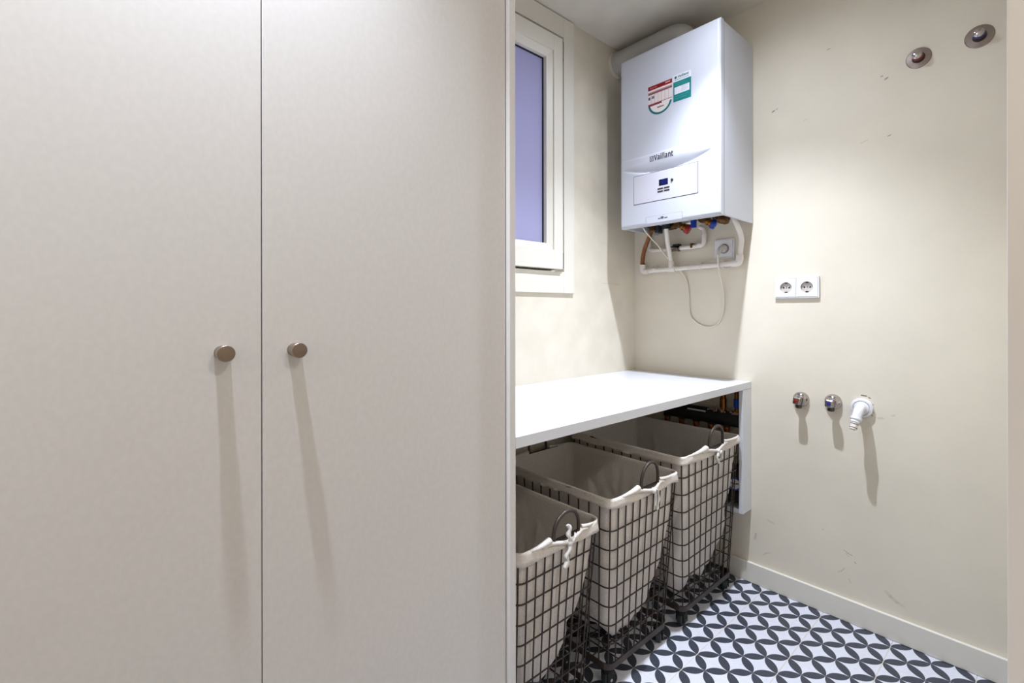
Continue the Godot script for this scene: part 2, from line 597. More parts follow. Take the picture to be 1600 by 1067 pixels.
# ---------------------------------------------------------------- the room
func make_room() -> void:
	# floor: grout bed with single tiles on it
	var st := begin()
	box(st, Vector3(-2.45, -0.1, -0.2), Vector3(0.15, -0.0007, 1.42))
	var fl := structure("floor", st, M.grout, "black and white petal patterned tile floor with beige grout")
	var meshes := {}
	var xs := [-2.36]
	for k in range(-11, 1):
		xs.append(-0.1525 + 0.2 * k)
	xs.append(-0.0005)
	var zs := [0.0046]
	for k in range(1, 8):
		zs.append(0.0046 + 0.2 * k)
	zs.append(1.42)
	for i in xs.size() - 1:
		for j in zs.size() - 1:
			var sx: float = xs[i + 1] - xs[i]
			var sz: float = zs[j + 1] - zs[j]
			if sx < 0.01 or sz < 0.01:
				continue
			var u0 := 1.0 - sx / 0.2 if i == 0 else 0.0
			var key := "%.4f %.4f %.3f" % [sx, sz, u0]
			if not meshes.has(key):
				meshes[key] = tile_mesh(sx, sz, u0)
			mesh_part("tile", meshes[key], M.tile_glaze, fl, Vector3(xs[i], 0, zs[j]))
	st = begin()
	box(st, Vector3(-2.45, -0.1, 1.42), Vector3(0.45, -0.001, 3.2))
	structure("floor_hall", st, M.hall_floor, "plain wood floor of the hall behind the doorway")
	# ceiling
	st = begin()
	box(st, Vector3(-2.45, CEIL, -0.2), Vector3(0.45, CEIL + 0.15, 3.2))
	structure("ceiling", st, M.ceiling_paint, "plain off-white painted ceiling")
	# window wall, with its opening
	st = begin()
	var ox0 := -1.219
	var ox1 := -0.5225
	var oy0 := 1.2535
	var oy1 := 2.2255
	box(st, Vector3(-2.45, 0, -0.2), Vector3(ox0, CEIL, 0))
	box(st, Vector3(ox1, 0, -0.2), Vector3(0.0, CEIL, 0))
	box(st, Vector3(ox0, 0, -0.2), Vector3(ox1, oy0, 0))
	box(st, Vector3(ox0, oy1, -0.2), Vector3(ox1, CEIL, 0))
	var wl := structure("wall_back", st, M.wall_paint, "cream painted wall with the window above the worktop")
	st = begin()
	tube(st, [Vector3(-0.28, 1.2190, 0.0002), Vector3(-0.235, 1.2180, 0.0002), Vector3(-0.19, 1.2182, 0.0002), Vector3(-0.15, 1.2160, 0.0002), Vector3(-0.112, 1.2110, 0.0002)], [0.0003, 0.0012, 0.001, 0.0014, 0.0003], 5)
	part("hairline_crack", st, M.sealant, wl)
	# tap wall
	st = begin()
	var z0 := -0.2
	var z1 := 1.42
	quad(st, [Vector3(0, 0, 0), Vector3(0, 0, 1.45), Vector3(0, CEIL, 1.45), Vector3(0, CEIL, 0)], [], [Vector2(0, 1), Vector2(1, 1), Vector2(1, 0), Vector2(0, 0)])
	for f in [[Vector3(0.15, 0, z1 + 0.03), Vector3(0.15, 0, z0), Vector3(0.15, CEIL, z0), Vector3(0.15, CEIL, z1 + 0.03)], [Vector3(0, 0, z1 + 0.03), Vector3(0.15, 0, z1 + 0.03), Vector3(0.15, CEIL, z1 + 0.03), Vector3(0, CEIL, z1 + 0.03)], [Vector3(0.15, 0, z0), Vector3(0, 0, z0), Vector3(0, CEIL, z0), Vector3(0.15, CEIL, z0)], [Vector3(0, 0, z0), Vector3(0, 0, 0), Vector3(0, CEIL, 0), Vector3(0, CEIL, z0)]]:
		quad(st, f, [], [Vector2(0.9, 0.1), Vector2(0.92, 0.1), Vector2(0.92, 0.05), Vector2(0.9, 0.05)])
	structure("wall_right", st, M.tap_wall_paint, "cream painted wall with taps, sockets and scuff marks")
	# other walls, not in view
	st = begin()
	box(st, Vector3(-2.45, 0, 0), Vector3(-2.36, CEIL, 3.2))
	structure("wall_left", st, M.wall_paint, "cream painted wall at the end of the cupboard")
	st = begin()
	box(st, Vector3(-0.86, 0, 1.305), Vector3(0.0, CEIL, 1.42))
	box(st, Vector3(-2.36, 2.08, 1.305), Vector3(-0.86, CEIL, 1.42))
	structure("wall_front", st, M.wall_paint, "cream painted wall around the doorway")
	st = begin()
	box(st, Vector3(-2.36, 0, 3.1), Vector3(0.35, CEIL, 3.2))
	structure("wall_hall_front", st, M.wall_paint, "cream painted far wall of the hall")
	st = begin()
	box(st, Vector3(0.3, 0, 1.45), Vector3(0.45, CEIL, 3.2))
	structure("wall_hall_right", st, M.wall_paint, "cream painted side wall of the hall")
	# door lining at the right edge of the view
	st = begin()
	box(st, Vector3(-0.90, 0, 1.3066), Vector3(-0.86, 2.08, 1.42), 0.002)
	structure("trim_1", st, M.jamb_paint, "off-white painted door lining at the edge of the tap wall")
	# baseboards
	st = begin()
	box(st, Vector3(-0.0125, 0.0005, 0.0), Vector3(-0.0, 0.0795, 1.305), 0.0025)
	structure("baseboard_right", st, M.baseboard_paint, "off-white baseboard along the tap wall")
	st = begin()
	box(st, Vector3(-1.27, 0.0005, 0.0), Vector3(-0.0125, 0.0795, 0.0125), 0.0025)
	structure("baseboard_back", st, M.baseboard_paint, "off-white baseboard along the window wall")

func tile_uv(u0: float, p: Vector2) -> Vector2:
	return Vector2(u0 + p.x / 0.2, p.y / 0.2)

func tile_mesh(sx: float, sz: float, u0: float) -> ArrayMesh:
	var st := begin()
	var gx := 0.0005
	var gz := 0.0011
	var c := 0.0006
	var outer := [Vector2(gx, gz), Vector2(sx - gx, gz), Vector2(sx - gx, sz - gz), Vector2(gx, sz - gz)]
	var inner := [Vector2(gx + c, gz + c), Vector2(sx - gx - c, gz + c), Vector2(sx - gx - c, sz - gz - c), Vector2(gx + c, sz - gz - c)]
	var top := []
	var tuv := []
	for k in [3, 2, 1, 0]:
		top.append(Vector3(inner[k].x, 0, inner[k].y))
		tuv.append(tile_uv(u0, inner[k]))
	quad(st, top, [], tuv)
	for k in 4:
		var l := (k + 1) % 4
		var a: Vector2 = outer[k]
		var b: Vector2 = outer[l]
		var ia: Vector2 = inner[k]
		var ib: Vector2 = inner[l]
		quad(st, [Vector3(b.x, -0.0006, b.y), Vector3(a.x, -0.0006, a.y), Vector3(ia.x, 0, ia.y), Vector3(ib.x, 0, ib.y)], [], [tile_uv(u0, b), tile_uv(u0, a), tile_uv(u0, ia), tile_uv(u0, ib)])
		quad(st, [Vector3(b.x, -0.006, b.y), Vector3(a.x, -0.006, a.y), Vector3(a.x, -0.0006, a.y), Vector3(b.x, -0.0006, b.y)], [], [tile_uv(u0, b), tile_uv(u0, a), tile_uv(u0, a), tile_uv(u0, b)])
	return st.commit()

func frame_boards(parent: Node, called: String, m: Material, x0: float, x1: float, y0: float, y1: float, w: float, za: float, zb: float, r: float) -> void:
	for k in [[x0, x0 + w, y0, y1], [x1 - w, x1, y0, y1], [x0 + w, x1 - w, y0, y0 + w], [x0 + w, x1 - w, y1 - w, y1]]:
		var st := begin()
		box(st, Vector3(k[0], k[2], za), Vector3(k[1], k[3], zb), r)
		part(called, st, m, parent)

func make_window() -> void:
	var root := group_part("window_1", self)
	root.set_meta("kind", "structure")
	root.set_meta("label", "off-white casement window with a lavender lit glass pane")
	# casing on the wall: two uprights to the ceiling, a head and a lower board
	for k in [["casing_board", -0.5225, -0.458, 1.165, CEIL - 0.004], ["casing_board", -1.262, -1.215, 1.165, CEIL - 0.004], ["casing_board", -1.215, -0.5227, 2.2255, CEIL - 0.004], ["casing_board", -1.215, -0.5227, 1.165, 1.2535]]:
		var st := begin()
		box(st, Vector3(k[1], k[3], 0.0), Vector3(k[2], k[4], 0.011), 0.0015)
		part(k[0], st, M.frame_paint, root)
	frame_boards(root, "added_gap_stop", M.frame_paint, -1.219, -0.5225, 1.2535, 2.2255, 0.060, -0.085, -0.043, 0.001)  # boards added behind the sash gap to keep sky light out
	var sash := group_part("sash", root)
	var x0 := -1.212
	var x1 := -0.5475
	var y0 := 1.262
	var y1 := 2.2045
	var w := 0.052
	for k in [[x0, x0 + w, y0, y1], [x1 - w, x1, y0, y1], [x0 + w, x1 - w, y0, y0 + 0.076], [x0 + w, x1 - w, y1 - 0.064, y1]]:
		var st := begin()
		box(st, Vector3(k[0], k[2], -0.04), Vector3(k[1], k[3], 0.028), 0.0018)
		part("sash_rail", st, M.frame_paint, sash)
	var gx0 := x0 + w
	var gx1 := x1 - w
	var gy0 := y0 + 0.076
	var gy1 := y1 - 0.064
	# sloped glazing beads
	var b := 0.026
	for k in [[Vector2(gx0, gy0), Vector2(gx1, gy0)], [Vector2(gx1, gy0), Vector2(gx1, gy1)], [Vector2(gx1, gy1), Vector2(gx0, gy1)], [Vector2(gx0, gy1), Vector2(gx0, gy0)]]:
		var st := begin()
		var p: Vector2 = k[0]
		var q: Vector2 = k[1]
		var d := (q - p).normalized()
		var n := Vector2(-d.y, d.x)
		var pi := p + (d + n) * b
		var qi := q + (-d + n) * b
		quad(st, [Vector3(p.x, p.y, 0.021), Vector3(q.x, q.y, 0.021), Vector3(qi.x, qi.y, 0.010), Vector3(pi.x, pi.y, 0.010)])
		quad(st, [Vector3(pi.x, pi.y, 0.010), Vector3(qi.x, qi.y, 0.010), Vector3(qi.x, qi.y, -0.008), Vector3(pi.x, pi.y, -0.008)])
		quad(st, [Vector3(q.x, q.y, -0.008), Vector3(p.x, p.y, -0.008), Vector3(pi.x, pi.y, -0.008), Vector3(qi.x, qi.y, -0.008)])
		part("glazing_bead", st, M.frame_paint, sash)
	var ix0 := gx0 + b
	var ix1 := gx1 - b
	var iy0 := gy0 + b
	var iy1 := gy1 - b
	frame_boards(sash, "gasket", M.glazing_gasket, ix0 - 0.001, ix1 + 0.001, iy0 - 0.001, iy1 + 0.001, 0.0045, -0.012, -0.006, 0.0)
	var st := begin()
	box(st, Vector3(ix0 - 0.004, iy0 - 0.004, -0.016), Vector3(ix1 + 0.004, iy1 + 0.004, -0.012))
	part("pane", st, M.frosted_glass, sash)
	for y in [[2.125, 2.195], [1.270, 1.330]]:
		st = begin()
		tube(st, [Vector3(x1 + 0.006, y[0], 0.020), Vector3(x1 + 0.006, y[1], 0.020)], 0.005, 10)
		lathe(st, [[0.0, -0.004], [0.004, -0.004], [0.006, 0.0], [0.0, 0.0]], Transform3D(Basis(), Vector3(x1 + 0.006, y[0], 0.020)), 10)
		part("hinge", st, M.hinge_metal, sash)

# ---------------------------------------------------------------- cupboard and worktop
func make_cupboard() -> void:
	var t := thing("tall_cupboard", "tall built-in white cupboard with two plain doors and round steel knobs", "cupboard", Vector3.ZERO)
	var st := begin()
	box(st, Vector3(-1.2945, 0.0, 0.022), Vector3(-1.2770, CEIL - 0.002, FRONT), 0.0012)
	part("side_panel", st, M.edge_laminate, t)
	st = begin()
	box(st, Vector3(-2.355, 0.0, 0.022), Vector3(-2.337, CEIL - 0.002, FRONT - 0.002), 0.001)
	part("side_panel", st, M.edge_laminate, t)
	st = begin()
	box(st, Vector3(-2.337, 0.07, 0.034), Vector3(-1.2945, 0.088, 0.515), 0.001)
	part("bottom_board", st, M.edge_laminate, t)
	st = begin()
	box(st, Vector3(-2.337, 2.28, 0.034), Vector3(-1.2945, 2.298, 0.515), 0.001)
	part("top_board", st, M.edge_laminate, t)
	st = begin()
	box(st, Vector3(-2.337, 0.0, 0.45), Vector3(-1.2945, 0.07, 0.466), 0.001)
	part("plinth", st, M.edge_laminate, t)
	st = begin()
	box(st, Vector3(-2.337, 0.088, 0.026), Vector3(-1.2945, 2.28, 0.034))
	part("back_board", st, M.edge_laminate, t)
	for k in [[-2.334, -1.7993, -1.8525, 1.0315], [-1.7979, -1.2967, -1.7508, 1.0307]]:
		st = begin()
		box(st, Vector3(k[0], 0.06, DOORZ - 0.019), Vector3(k[1], CEIL - 0.012, DOORZ), 0.0012)
		var d := part("door", st, M.door_laminate, t)
		st = begin()
		lathe(st, [[0.0, 0.0], [0.0108, 0.0], [0.0108, 0.0015], [0.0100, 0.004], [0.0098, 0.012], [0.0106, 0.0145], [0.0118, 0.016], [0.0120, 0.0175], [0.0120, 0.0275], [0.0113, 0.0285], [0.0, 0.0288]], axis_at(Vector3(k[2], k[3], DOORZ), Vector3(0, 0, 1)), 40)
		part("knob", st, M.knob_steel, d)

func make_worktop() -> void:
	var st := begin()
	box(st, Vector3(-1.2768, 0.7795, 0.0005), Vector3(-0.0008, COUNTER, FRONT), 0.0011)
	var o := part("worktop", st, M.counter_laminate, self)
	tag(o, "white laminate worktop under the window, over the laundry baskets", "worktop")
	var t := thing("pipe_boxing", "white boxing strip and shelf under the worktop around the heating manifold", "boxing", Vector3.ZERO)
	st = begin()
	box(st, Vector3(-0.0775, 0.291, 0.5325), Vector3(-0.0008, 0.7792, FRONT - 0.0004), 0.001)
	part("front_strip", st, M.counter_laminate, t)
	st = begin()
	box(st, Vector3(-0.0775, 0.291, 0.02), Vector3(-0.0008, 0.307, 0.532), 0.001)
	part("bottom_shelf", st, M.counter_laminate, t)

func make_manifold() -> void:
	var t := thing("heating_manifold", "black insulated heating manifold with brass outlets behind the baskets", "manifold", Vector3.ZERO)
	var st := begin()
	lathe(st, [[0.0, 0.0], [0.028, 0.0], [0.0315, 0.004], [0.0315, 0.329], [0.028, 0.333], [0.0, 0.333]], axis_at(Vector3(-0.045, 0.653, 0.197), Vector3(0, 0, 1)), 28)
	part("insulated_bar", st, M.foam_black, t)
	st = begin()
	box(st, Vector3(-0.0725, 0.664, 0.313), Vector3(-0.068, 0.674, 0.393), 0.0004, Transform3D())
	var lab := part("label", st, M.white_plastic, t)
	st = begin()
	for i in 11:
		box(st, Vector3(-0.0728, 0.6672, 0.317 + i * 0.0066), Vector3(-0.0724, 0.6712, 0.3215 + i * 0.0066))
	part("print", st, M.letter_grey, lab)
	for z in [0.2045, 0.2745, 0.341, 0.406, 0.473]:
		st = begin()
		lathe(st, [[0.0, 0.012], [0.0165, 0.012], [0.0165, 0.003], [0.0125, -0.001], [0.0, -0.001]], axis_at(Vector3(-0.05, 0.619, z), Vector3.UP), 6)
		var nut := part("outlet_nut", st, M.foam_black, t)
		st = begin()
		lathe(st, [[0.0, 0.0], [0.0122, 0.0], [0.0122, -0.012], [0.0108, -0.014], [0.0108, -0.22], [0.0, -0.22]], axis_at(Vector3(-0.05, 0.6185, z), Vector3.UP), 16)
		part("outlet_pipe", st, M.copper, nut)
	# upper valves
	st = begin()
	lathe(st, [[0.0, 0.0], [0.010, 0.0], [0.010, 0.012], [0.013, 0.014], [0.013, 0.05], [0.010, 0.054], [0.010, 0.085], [0.0, 0.085]], axis_at(Vector3(-0.05, 0.682, 0.458), Vector3.UP), 18)
	part("valve_spindle", st, M.brass, t)
	st = begin()
	lathe(st, [[0.0, 0.0], [0.009, 0.0], [0.012, 0.006], [0.012, 0.034], [0.009, 0.038], [0.0, 0.038]], axis_at(Vector3(-0.05, 0.700, 0.5135), Vector3.UP), 8)
	part("drain_cap", st, M.blue_plastic, t)
	st = begin()
	lathe(st, [[0.0, 0.0], [0.009, 0.0], [0.009, 0.085], [0.0, 0.085]], axis_at(Vector3(-0.05, 0.682, 0.5135), Vector3.UP), 12)
	part("drain_stem", st, M.brass, t)
	# lower bar and gauge
	st = begin()
	lathe(st, [[0.0, 0.0], [0.024, 0.0], [0.026, 0.003], [0.026, 0.45], [0.024, 0.453], [0.0, 0.453]], axis_at(Vector3(-0.042, 0.345, 0.075), Vector3(0, 0, 1)), 24)
	part("return_bar", st, M.foam_black, t)
	st = begin()
	box(st, Vector3(-0.06, 0.41, 0.47), Vector3(-0.02, 0.47, 0.525), 0.004)
	part("pump_block", st, M.foam_black, t)
	st = begin()
	var gt := axis_at(Vector3(-0.050, 0.396, 0.507), Vector3(-1, 0.15, 0.25))
	lathe(st, [[0.0, 0.0], [0.0245, 0.0], [0.0255, 0.004], [0.0255, 0.018], [0.0215, 0.020], [0.0205, 0.016], [0.0, 0.016]], gt, 28)
	var g := part("gauge_case", st, M.blue_plastic, t)
	st = begin()
	lathe(st, [[0.0, 0.0165], [0.0195, 0.0165], [0.0195, 0.0172], [0.0, 0.0172]], gt, 28)
	part("gauge_dial", st, M.socket_plastic, g)
	st = begin()
	box(st, Vector3(-0.0018, 0.0172, -0.003), Vector3(0.0018, 0.0182, 0.016), 0.0, gt)
	part("gauge_needle", st, M.hole_black, g)
	# crumbs of plaster on the upper bar
	st = begin()
	var rng := RandomNumberGenerator.new()
	rng.seed = 4
	for i in 46:
		var z := rng.randf_range(0.40, 0.523)
		var dx := rng.randf_range(-0.022, 0.012)
		var y := 0.653 + sqrt(0.0315 * 0.0315 - dx * dx)
		var s := rng.randf_range(0.0015, 0.005)
		var tr := Transform3D(Basis.from_euler(Vector3(rng.randf(), rng.randf() * 3, rng.randf())), Vector3(-0.045 + dx, y + s * 0.3, z))
		box(st, Vector3(-s, -s * 0.5, -s * 0.8), Vector3(s, s * 0.5, s * 0.8), 0.0, tr)
	var o := part("plaster_crumbs", st, M.crumb, self)
	tag(o, "pinkish plaster crumbs lying on top of the black manifold", "rubble")
	o.set_meta("kind", "stuff")

# ---------------------------------------------------------------- boiler
func make_boiler() -> void:
	var bx := -0.2925
	var z0 := 0.1253
	var z1 := 0.5591
	var y0 := 1.441
	var y1 := 2.158
	var t := thing("gas_boiler", "white wall-hung gas boiler with stickers and a small display, over the worktop", "boiler", Vector3.ZERO)
	# casing
	var st := begin()
	box(st, Vector3(bx + 0.03, y0 + 0.001, z1 - 0.009), Vector3(-0.001, y1 - 0.001, z1 - 0.0015), 0.003)
	part("side_panel", st, M.boiler_enamel, t)
	st = begin()
	box(st, Vector3(bx + 0.03, y0 + 0.001, z0 + 0.0015), Vector3(-0.001, y1 - 0.001, z0 + 0.009), 0.003)
	part("side_panel", st, M.boiler_enamel, t)
	st = begin()
	box(st, Vector3(bx + 0.028, y1 - 0.010, z0 + 0.002), Vector3(-0.001, y1 - 0.001, z1 - 0.002), 0.003)
	part("top_panel", st, M.boiler_enamel, t)
	st = begin()
	box(st, Vector3(bx + 0.02, y0 + 0.045, z0 + 0.008), Vector3(-0.001, y0 + 0.055, z1 - 0.008))
	part("base_plate", st, M.boiler_inside, t)
	# front cover as a moulded sheet
	var nz := 112
	var ny := 200
	var rows := []
	var r := 0.010
	for j in ny + 1:
		var row := []
		var y := y0 + (y1 - y0) * j / ny
		for i in nz + 1:
			var z := z0 + (z1 - z0) * i / nz
			var dz := maxf(r - minf(z - z0, z1 - z), 0.0)
			var dy := maxf(r - minf(y - y0, y1 - y), 0.0)
			var d := minf(sqrt(dz * dz + dy * dy), r)
			var off := r - sqrt(r * r - d * d)
			off += 0.0016 * smoothstep(1.7235, 1.7275, y) * smoothstep(0.0, 0.012, minf(z - z0, z1 - z))
			var c := (z - 0.3375) / 0.198
			if absf(c) < 1.0:
				var k := 1.0 - c * c
				var low := 1.688 - 0.037 * k
				var high := 1.690 + 0.012 * k
				if y > low - 0.004 and y < high:
					var s := (high - y) / (high - low)
					var dent := 0.0150 * pow(k, 0.8) * pow(minf(s, 1.0), 1.6)
					if y < low:
						dent *= 1.0 - (low - y) / 0.004
					off += dent
			row.append(Vector3(bx + off, y, z))
		rows.append(row)
	st = begin()
	grid(st, rows)
	st.set_smooth_group(1)
	var back := bx + 0.032
	var rim := []
	for i in range(0, nz):
		rim.append(rows[0][i])
	for j in range(0, ny):
		rim.append(rows[j][nz])
	for i in range(nz, 0, -1):
		rim.append(rows[ny][i])
	for j in range(ny, 0, -1):
		rim.append(rows[j][0])
	for i in rim.size():
		var a: Vector3 = rim[i]
		var b: Vector3 = rim[(i + 1) % rim.size()]
		var a2 := Vector3(back, a.y, a.z)
		var b2 := Vector3(back, b.y, b.z)
		for v in [a, b, b2, a, b2, a2]:
			st.add_vertex(v)
	var cover := part("front_cover", st, M.boiler_enamel, t, true)
	cover.set_meta("label", "white moulded boiler front")
	# thin joint between cover and casing
	st = begin()
	box(st, Vector3(back, y0 + 0.004, z1 - 0.0035), Vector3(back + 0.004, y1 - 0.004, z1 - 0.001))
	part("joint", st, M.seam_grey, t)
	# display flap with its dark joint
	var fz0 := 0.195
	var fz1 := 0.4745
	var fy0 := 1.5345
	var fy1 := 1.650
	st = begin()
	box(st, Vector3(bx - 0.0003, fy0 - 0.0024, fz0 - 0.0018), Vector3(bx + 0.002, fy1 + 0.0018, fz1 + 0.0022), 0.0)
	part("flap_joint", st, M.seam_grey, t)
	st = begin()
	box(st, Vector3(bx - 0.0012, fy0, fz0), Vector3(bx + 0.002, fy1, fz1), 0.0009)
	var flap := part("display_flap", st, M.boiler_flap, t)
	st = begin()
	box(st, Vector3(bx - 0.0016, 1.5905, 0.3125), Vector3(bx - 0.0008, 1.6155, 0.3520), 0.0)
	var disp := part("display", st, M.screen_dark, flap)
	st = begin()
	box(st, Vector3(bx - 0.0018, 1.5945, 0.3220), Vector3(bx - 0.0014, 1.6125, 0.3505), 0.0)
	part("screen", st, M.screen_blue, disp)
	for k in [[0.3065, 1.5765], [0.3345, 1.5765], [0.3065, 1.5655], [0.3345, 1.5655]]:
		st = begin()
		box(st, Vector3(bx - 0.0026, k[1], k[0]), Vector3(bx - 0.0008, k[1] + 0.0055, k[0] + 0.0245), 0.0008)
		part("button", st, M.letter_dark, flap)
	st = begin()
	lathe(st, [[0.0, 0.0], [0.0052, 0.0], [0.0052, 0.003], [0.0044, 0.0036], [0.0, 0.0036]], axis_at(Vector3(bx - 0.0008, 1.6040, 0.3702), Vector3(-1, 0, 0)), 18)
	part("reset_button", st, M.letter_dark, flap)
	# name plate at the foot
	st = begin()
	box(st, Vector3(bx - 0.0002, y0 + 0.0055, 0.2520), Vector3(bx + 0.003, 1.4735, 0.4125))
	part("plate_joint", st, M.seam_grey, t)
	st = begin()
	box(st, Vector3(bx - 0.0010, y0 + 0.0055, 0.2530), Vector3(bx + 0.003, 1.4727, 0.4112), 0.0008)
	var plate := part("name_plate", st, M.boiler_enamel, t)
	st = begin()
	for k in [[0.308, 0.318, 0.004], [0.320, 0.333, 0.009], [0.336, 0.350, 0.0045]]:
		box(st, Vector3(bx - 0.0013, 1.4585, k[0]), Vector3(bx - 0.0009, 1.4585 + k[2], k[1]))
	part("print", st, M.seam_grey, plate)
	# lettering and emblem
	text("Vaillant", 0.030, M.letter_dark, t, Vector3(bx - 0.0004, 1.7085, 0.3325), "lettering", 0.083)
	st = begin()
	var e0 := Vector3(bx - 0.0004, 1.6975, 0.2706)
	for k in [[0.0, 0.0, 0.0022, 0.0195], [0.0148, 0.0, 0.017, 0.0195], [0.0, 0.0, 0.017, 0.0022], [0.0, 0.0173, 0.017, 0.0195]]:
		box(st, e0 + Vector3(0, k[1], k[0]), e0 + Vector3(0.0008, k[3], k[2]))
	tube(st, [e0 + Vector3(0.0003, 0.0145, 0.0045), e0 + Vector3(0.0003, 0.0095, 0.0060), e0 + Vector3(0.0003, 0.0085, 0.0085), e0 + Vector3(0.0003, 0.0095, 0.0110), e0 + Vector3(0.0003, 0.0145, 0.0125)], 0.0011, 6)
	tube(st, [e0 + Vector3(0.0003, 0.0085, 0.0085), e0 + Vector3(0.0003, 0.0045, 0.0085)], 0.0013, 6)
	part("emblem", st, M.letter_dark, t)
	# service sticker: straight head, rounded foot
	var s0 := Vector2(0.2622, 2.002)
	var s1 := Vector2(0.3688, 1.8795)
	st = begin()
	var outline := [Vector2(s0.x, s0.y), Vector2(s0.x, 1.930)]
	for i in range(1, 17):
		var a := PI + PI * i / 17.0
		outline.append(Vector2((s0.x + s1.x) / 2 + cos(a) * (s1.x - s0.x) / 2, 1.930 + sin(a) * (1.930 - s1.y)))
	outline.append(Vector2(s1.x, 1.930))
	outline.append(Vector2(s1.x, s0.y))
	sticker(st, outline, bx + 0.0016, Rect2(s0.x, s1.y, s1.x - s0.x, s0.y - s1.y))
	var sk := part("service_sticker", st, M.service_sticker, t)
	sk.set_meta("label", "red and white service record sticker with a teal arc")
	text("Vaillant", 0.0082, M.letter_dark, sk, Vector3(bx + 0.0009, 1.9085, 0.318), "lettering", 0.029)
	st = begin()
	sticker(st, [Vector2(0.3745, 2.0085), Vector2(0.3745, 1.9050), Vector2(0.4478, 1.9035), Vector2(0.4478, 2.0070)], bx + 0.0015, Rect2(0.3745, 1.904, 0.0733, 0.104))
	sk = part("maker_sticker", st, M.maker_sticker, t)
	sk.set_meta("label", "teal and white maker's sticker")
	text("Vaillant", 0.0125, M.letter_teal, sk, Vector3(bx + 0.0008, 1.9985, 0.4165), "lettering", 0.044)
	st = begin()
	box(st, Vector3(bx + 0.0008, 1.9930, 0.3800), Vector3(bx + 0.0013, 2.0030, 0.3885))
	for i in 7:
		box(st, Vector3(bx + 0.0008, 1.9875, 0.3805 + i * 0.0085), Vector3(bx + 0.0013, 1.9893, 0.3868 + i * 0.0085))
	part("print", st, M.letter_teal, sk)
	# ---- valves under the boiler
	var v := group_part("pump_valve", t)
	st = begin()
	box(st, Vector3(-0.14, 1.446, 0.168), Vector3(-0.10, 1.490, 0.196), 0.003)
	part("valve_body", st, M.old_brass, v)
	st = begin()
	lathe(st, [[0.0, 0.0], [0.011, 0.0], [0.012, 0.004], [0.012, 0.02], [0.0, 0.022]], axis_at(Vector3(-0.14, 1.468, 0.180), Vector3(-1, 0, 0)), 16)
	part("valve_cap", st, M.black_rubber, v)
	st = begin()
	box(st, Vector3(-0.13, 1.435, 0.190), Vector3(-0.09, 1.468, 0.208), 0.003)
	part("valve_block", st, M.slate_plastic, v)
	v = group_part("drain_valve", t)
	st = begin()
	lathe(st, [[0.0, 0.0], [0.017, 0.0], [0.017, 0.028], [0.012, 0.034], [0.012, 0.06], [0.0, 0.06]], axis_at(Vector3(-0.115, 1.448, 0.238), Vector3.UP), 16)
	part("valve_body", st, M.slate_plastic, v)
	st = begin()
	lathe(st, [[0.0, 0.0], [0.016, 0.0], [0.016, 0.045], [0.011, 0.05], [0.0, 0.05]], axis_at(Vector3(-0.09, 1.462, 0.225), Vector3(0, 0, 1)), 16)
	part("valve_spout", st, M.old_brass, v)
	for k in [[0.305, -0.13, 1.458, M.red_mark, "flow_valve"], [0.420, -0.14, 1.462, M.blue_plastic, "return_valve"]]:
		v = group_part(k[4], t)
		var o := Vector3(k[1], k[2], k[0])
		st = begin()
		lathe(st, [[0.0, 0.0], [0.013, 0.0], [0.013, 0.05], [0.0, 0.05]], axis_at(o, Vector3.UP), 14)
		lathe(st, [[0.0, -0.012], [0.010, -0.012], [0.016, -0.006], [0.016, 0.012], [0.012, 0.017], [0.0, 0.017]], axis_at(o + Vector3(-0.004, 0, 0), Vector3(-0.8, -0.1, 0.2)), 16)
		part("valve_body", st, M.old_brass, v)
		st = begin()
		var ax := axis_at(o + Vector3(0.004, -0.004, 0.006), Vector3(0.35, -0.62, 0.95))
		lathe(st, [[0.0, 0.0], [0.011, 0.0], [0.012, 0.010], [0.016, 0.011], [0.016, 0.017], [0.013, 0.018], [0.013, 0.022], [0.017, 0.023], [0.017, 0.028], [0.0, 0.028]], ax, 18)
		part("valve_neck", st, M.brass, v)
		st = begin()
		lathe(st, [[0.0, 0.028], [0.019, 0.028], [0.0205, 0.031], [0.0205, 0.042], [0.018, 0.045], [0.0, 0.046]], ax, 20)
		part("valve_wheel", st, k[3], v)
	v = group_part("filling_valve", t)
	st = begin()
	box(st, Vector3(-0.170, 1.429, 0.3795), Vector3(-0.150, 1.480, 0.3975), 0.002)
	part("valve_lever", st, M.blue_plastic, v)
	st = begin()
	lathe(st, [[0.0, 0.0], [0.009, 0.0], [0.003, 0.02], [0.0, 0.02]], axis_at(Vector3(-0.158, 1.452, 0.3795), Vector3(0, 0, -1)), 14)
	part("valve_tip", st, M.cable_white, v)
	v = group_part("gas_valve", t)
	st = begin()
	lathe(st, [[0.0, 0.0], [0.014, 0.0], [0.017, 0.006], [0.020, 0.012], [0.020, 0.034], [0.016, 0.042], [0.012, 0.046], [0.0, 0.046]], axis_at(Vector3(-0.15, 1.458, 0.482), Vector3(0.35, -0.25, 0.75)), 18)
	lathe(st, [[0.0, 0.0], [0.013, 0.0], [0.013, 0.04], [0.0, 0.04]], axis_at(Vector3(-0.14, 1.458, 0.490), Vector3.UP), 14)
	part("valve_body", st, M.old_brass, v)
	st = begin()
	lathe(st, [[0.0, 0.0], [0.010, 0.0], [0.010, 0.014], [0.0, 0.016]], axis_at(Vector3(-0.15, 1.458, 0.480), Vector3(-0.9, 0.1, -0.35)), 14)
	part("valve_plug", st, M.dark_chrome, v)
	# ---- flue on top
	var fl := thing("flue_pipe", "grey flue elbow running from the boiler top into the wall", "flue", Vector3.ZERO)
	st = begin()
	var fx := -0.150
	var fy := 2.2405
	var bend := []
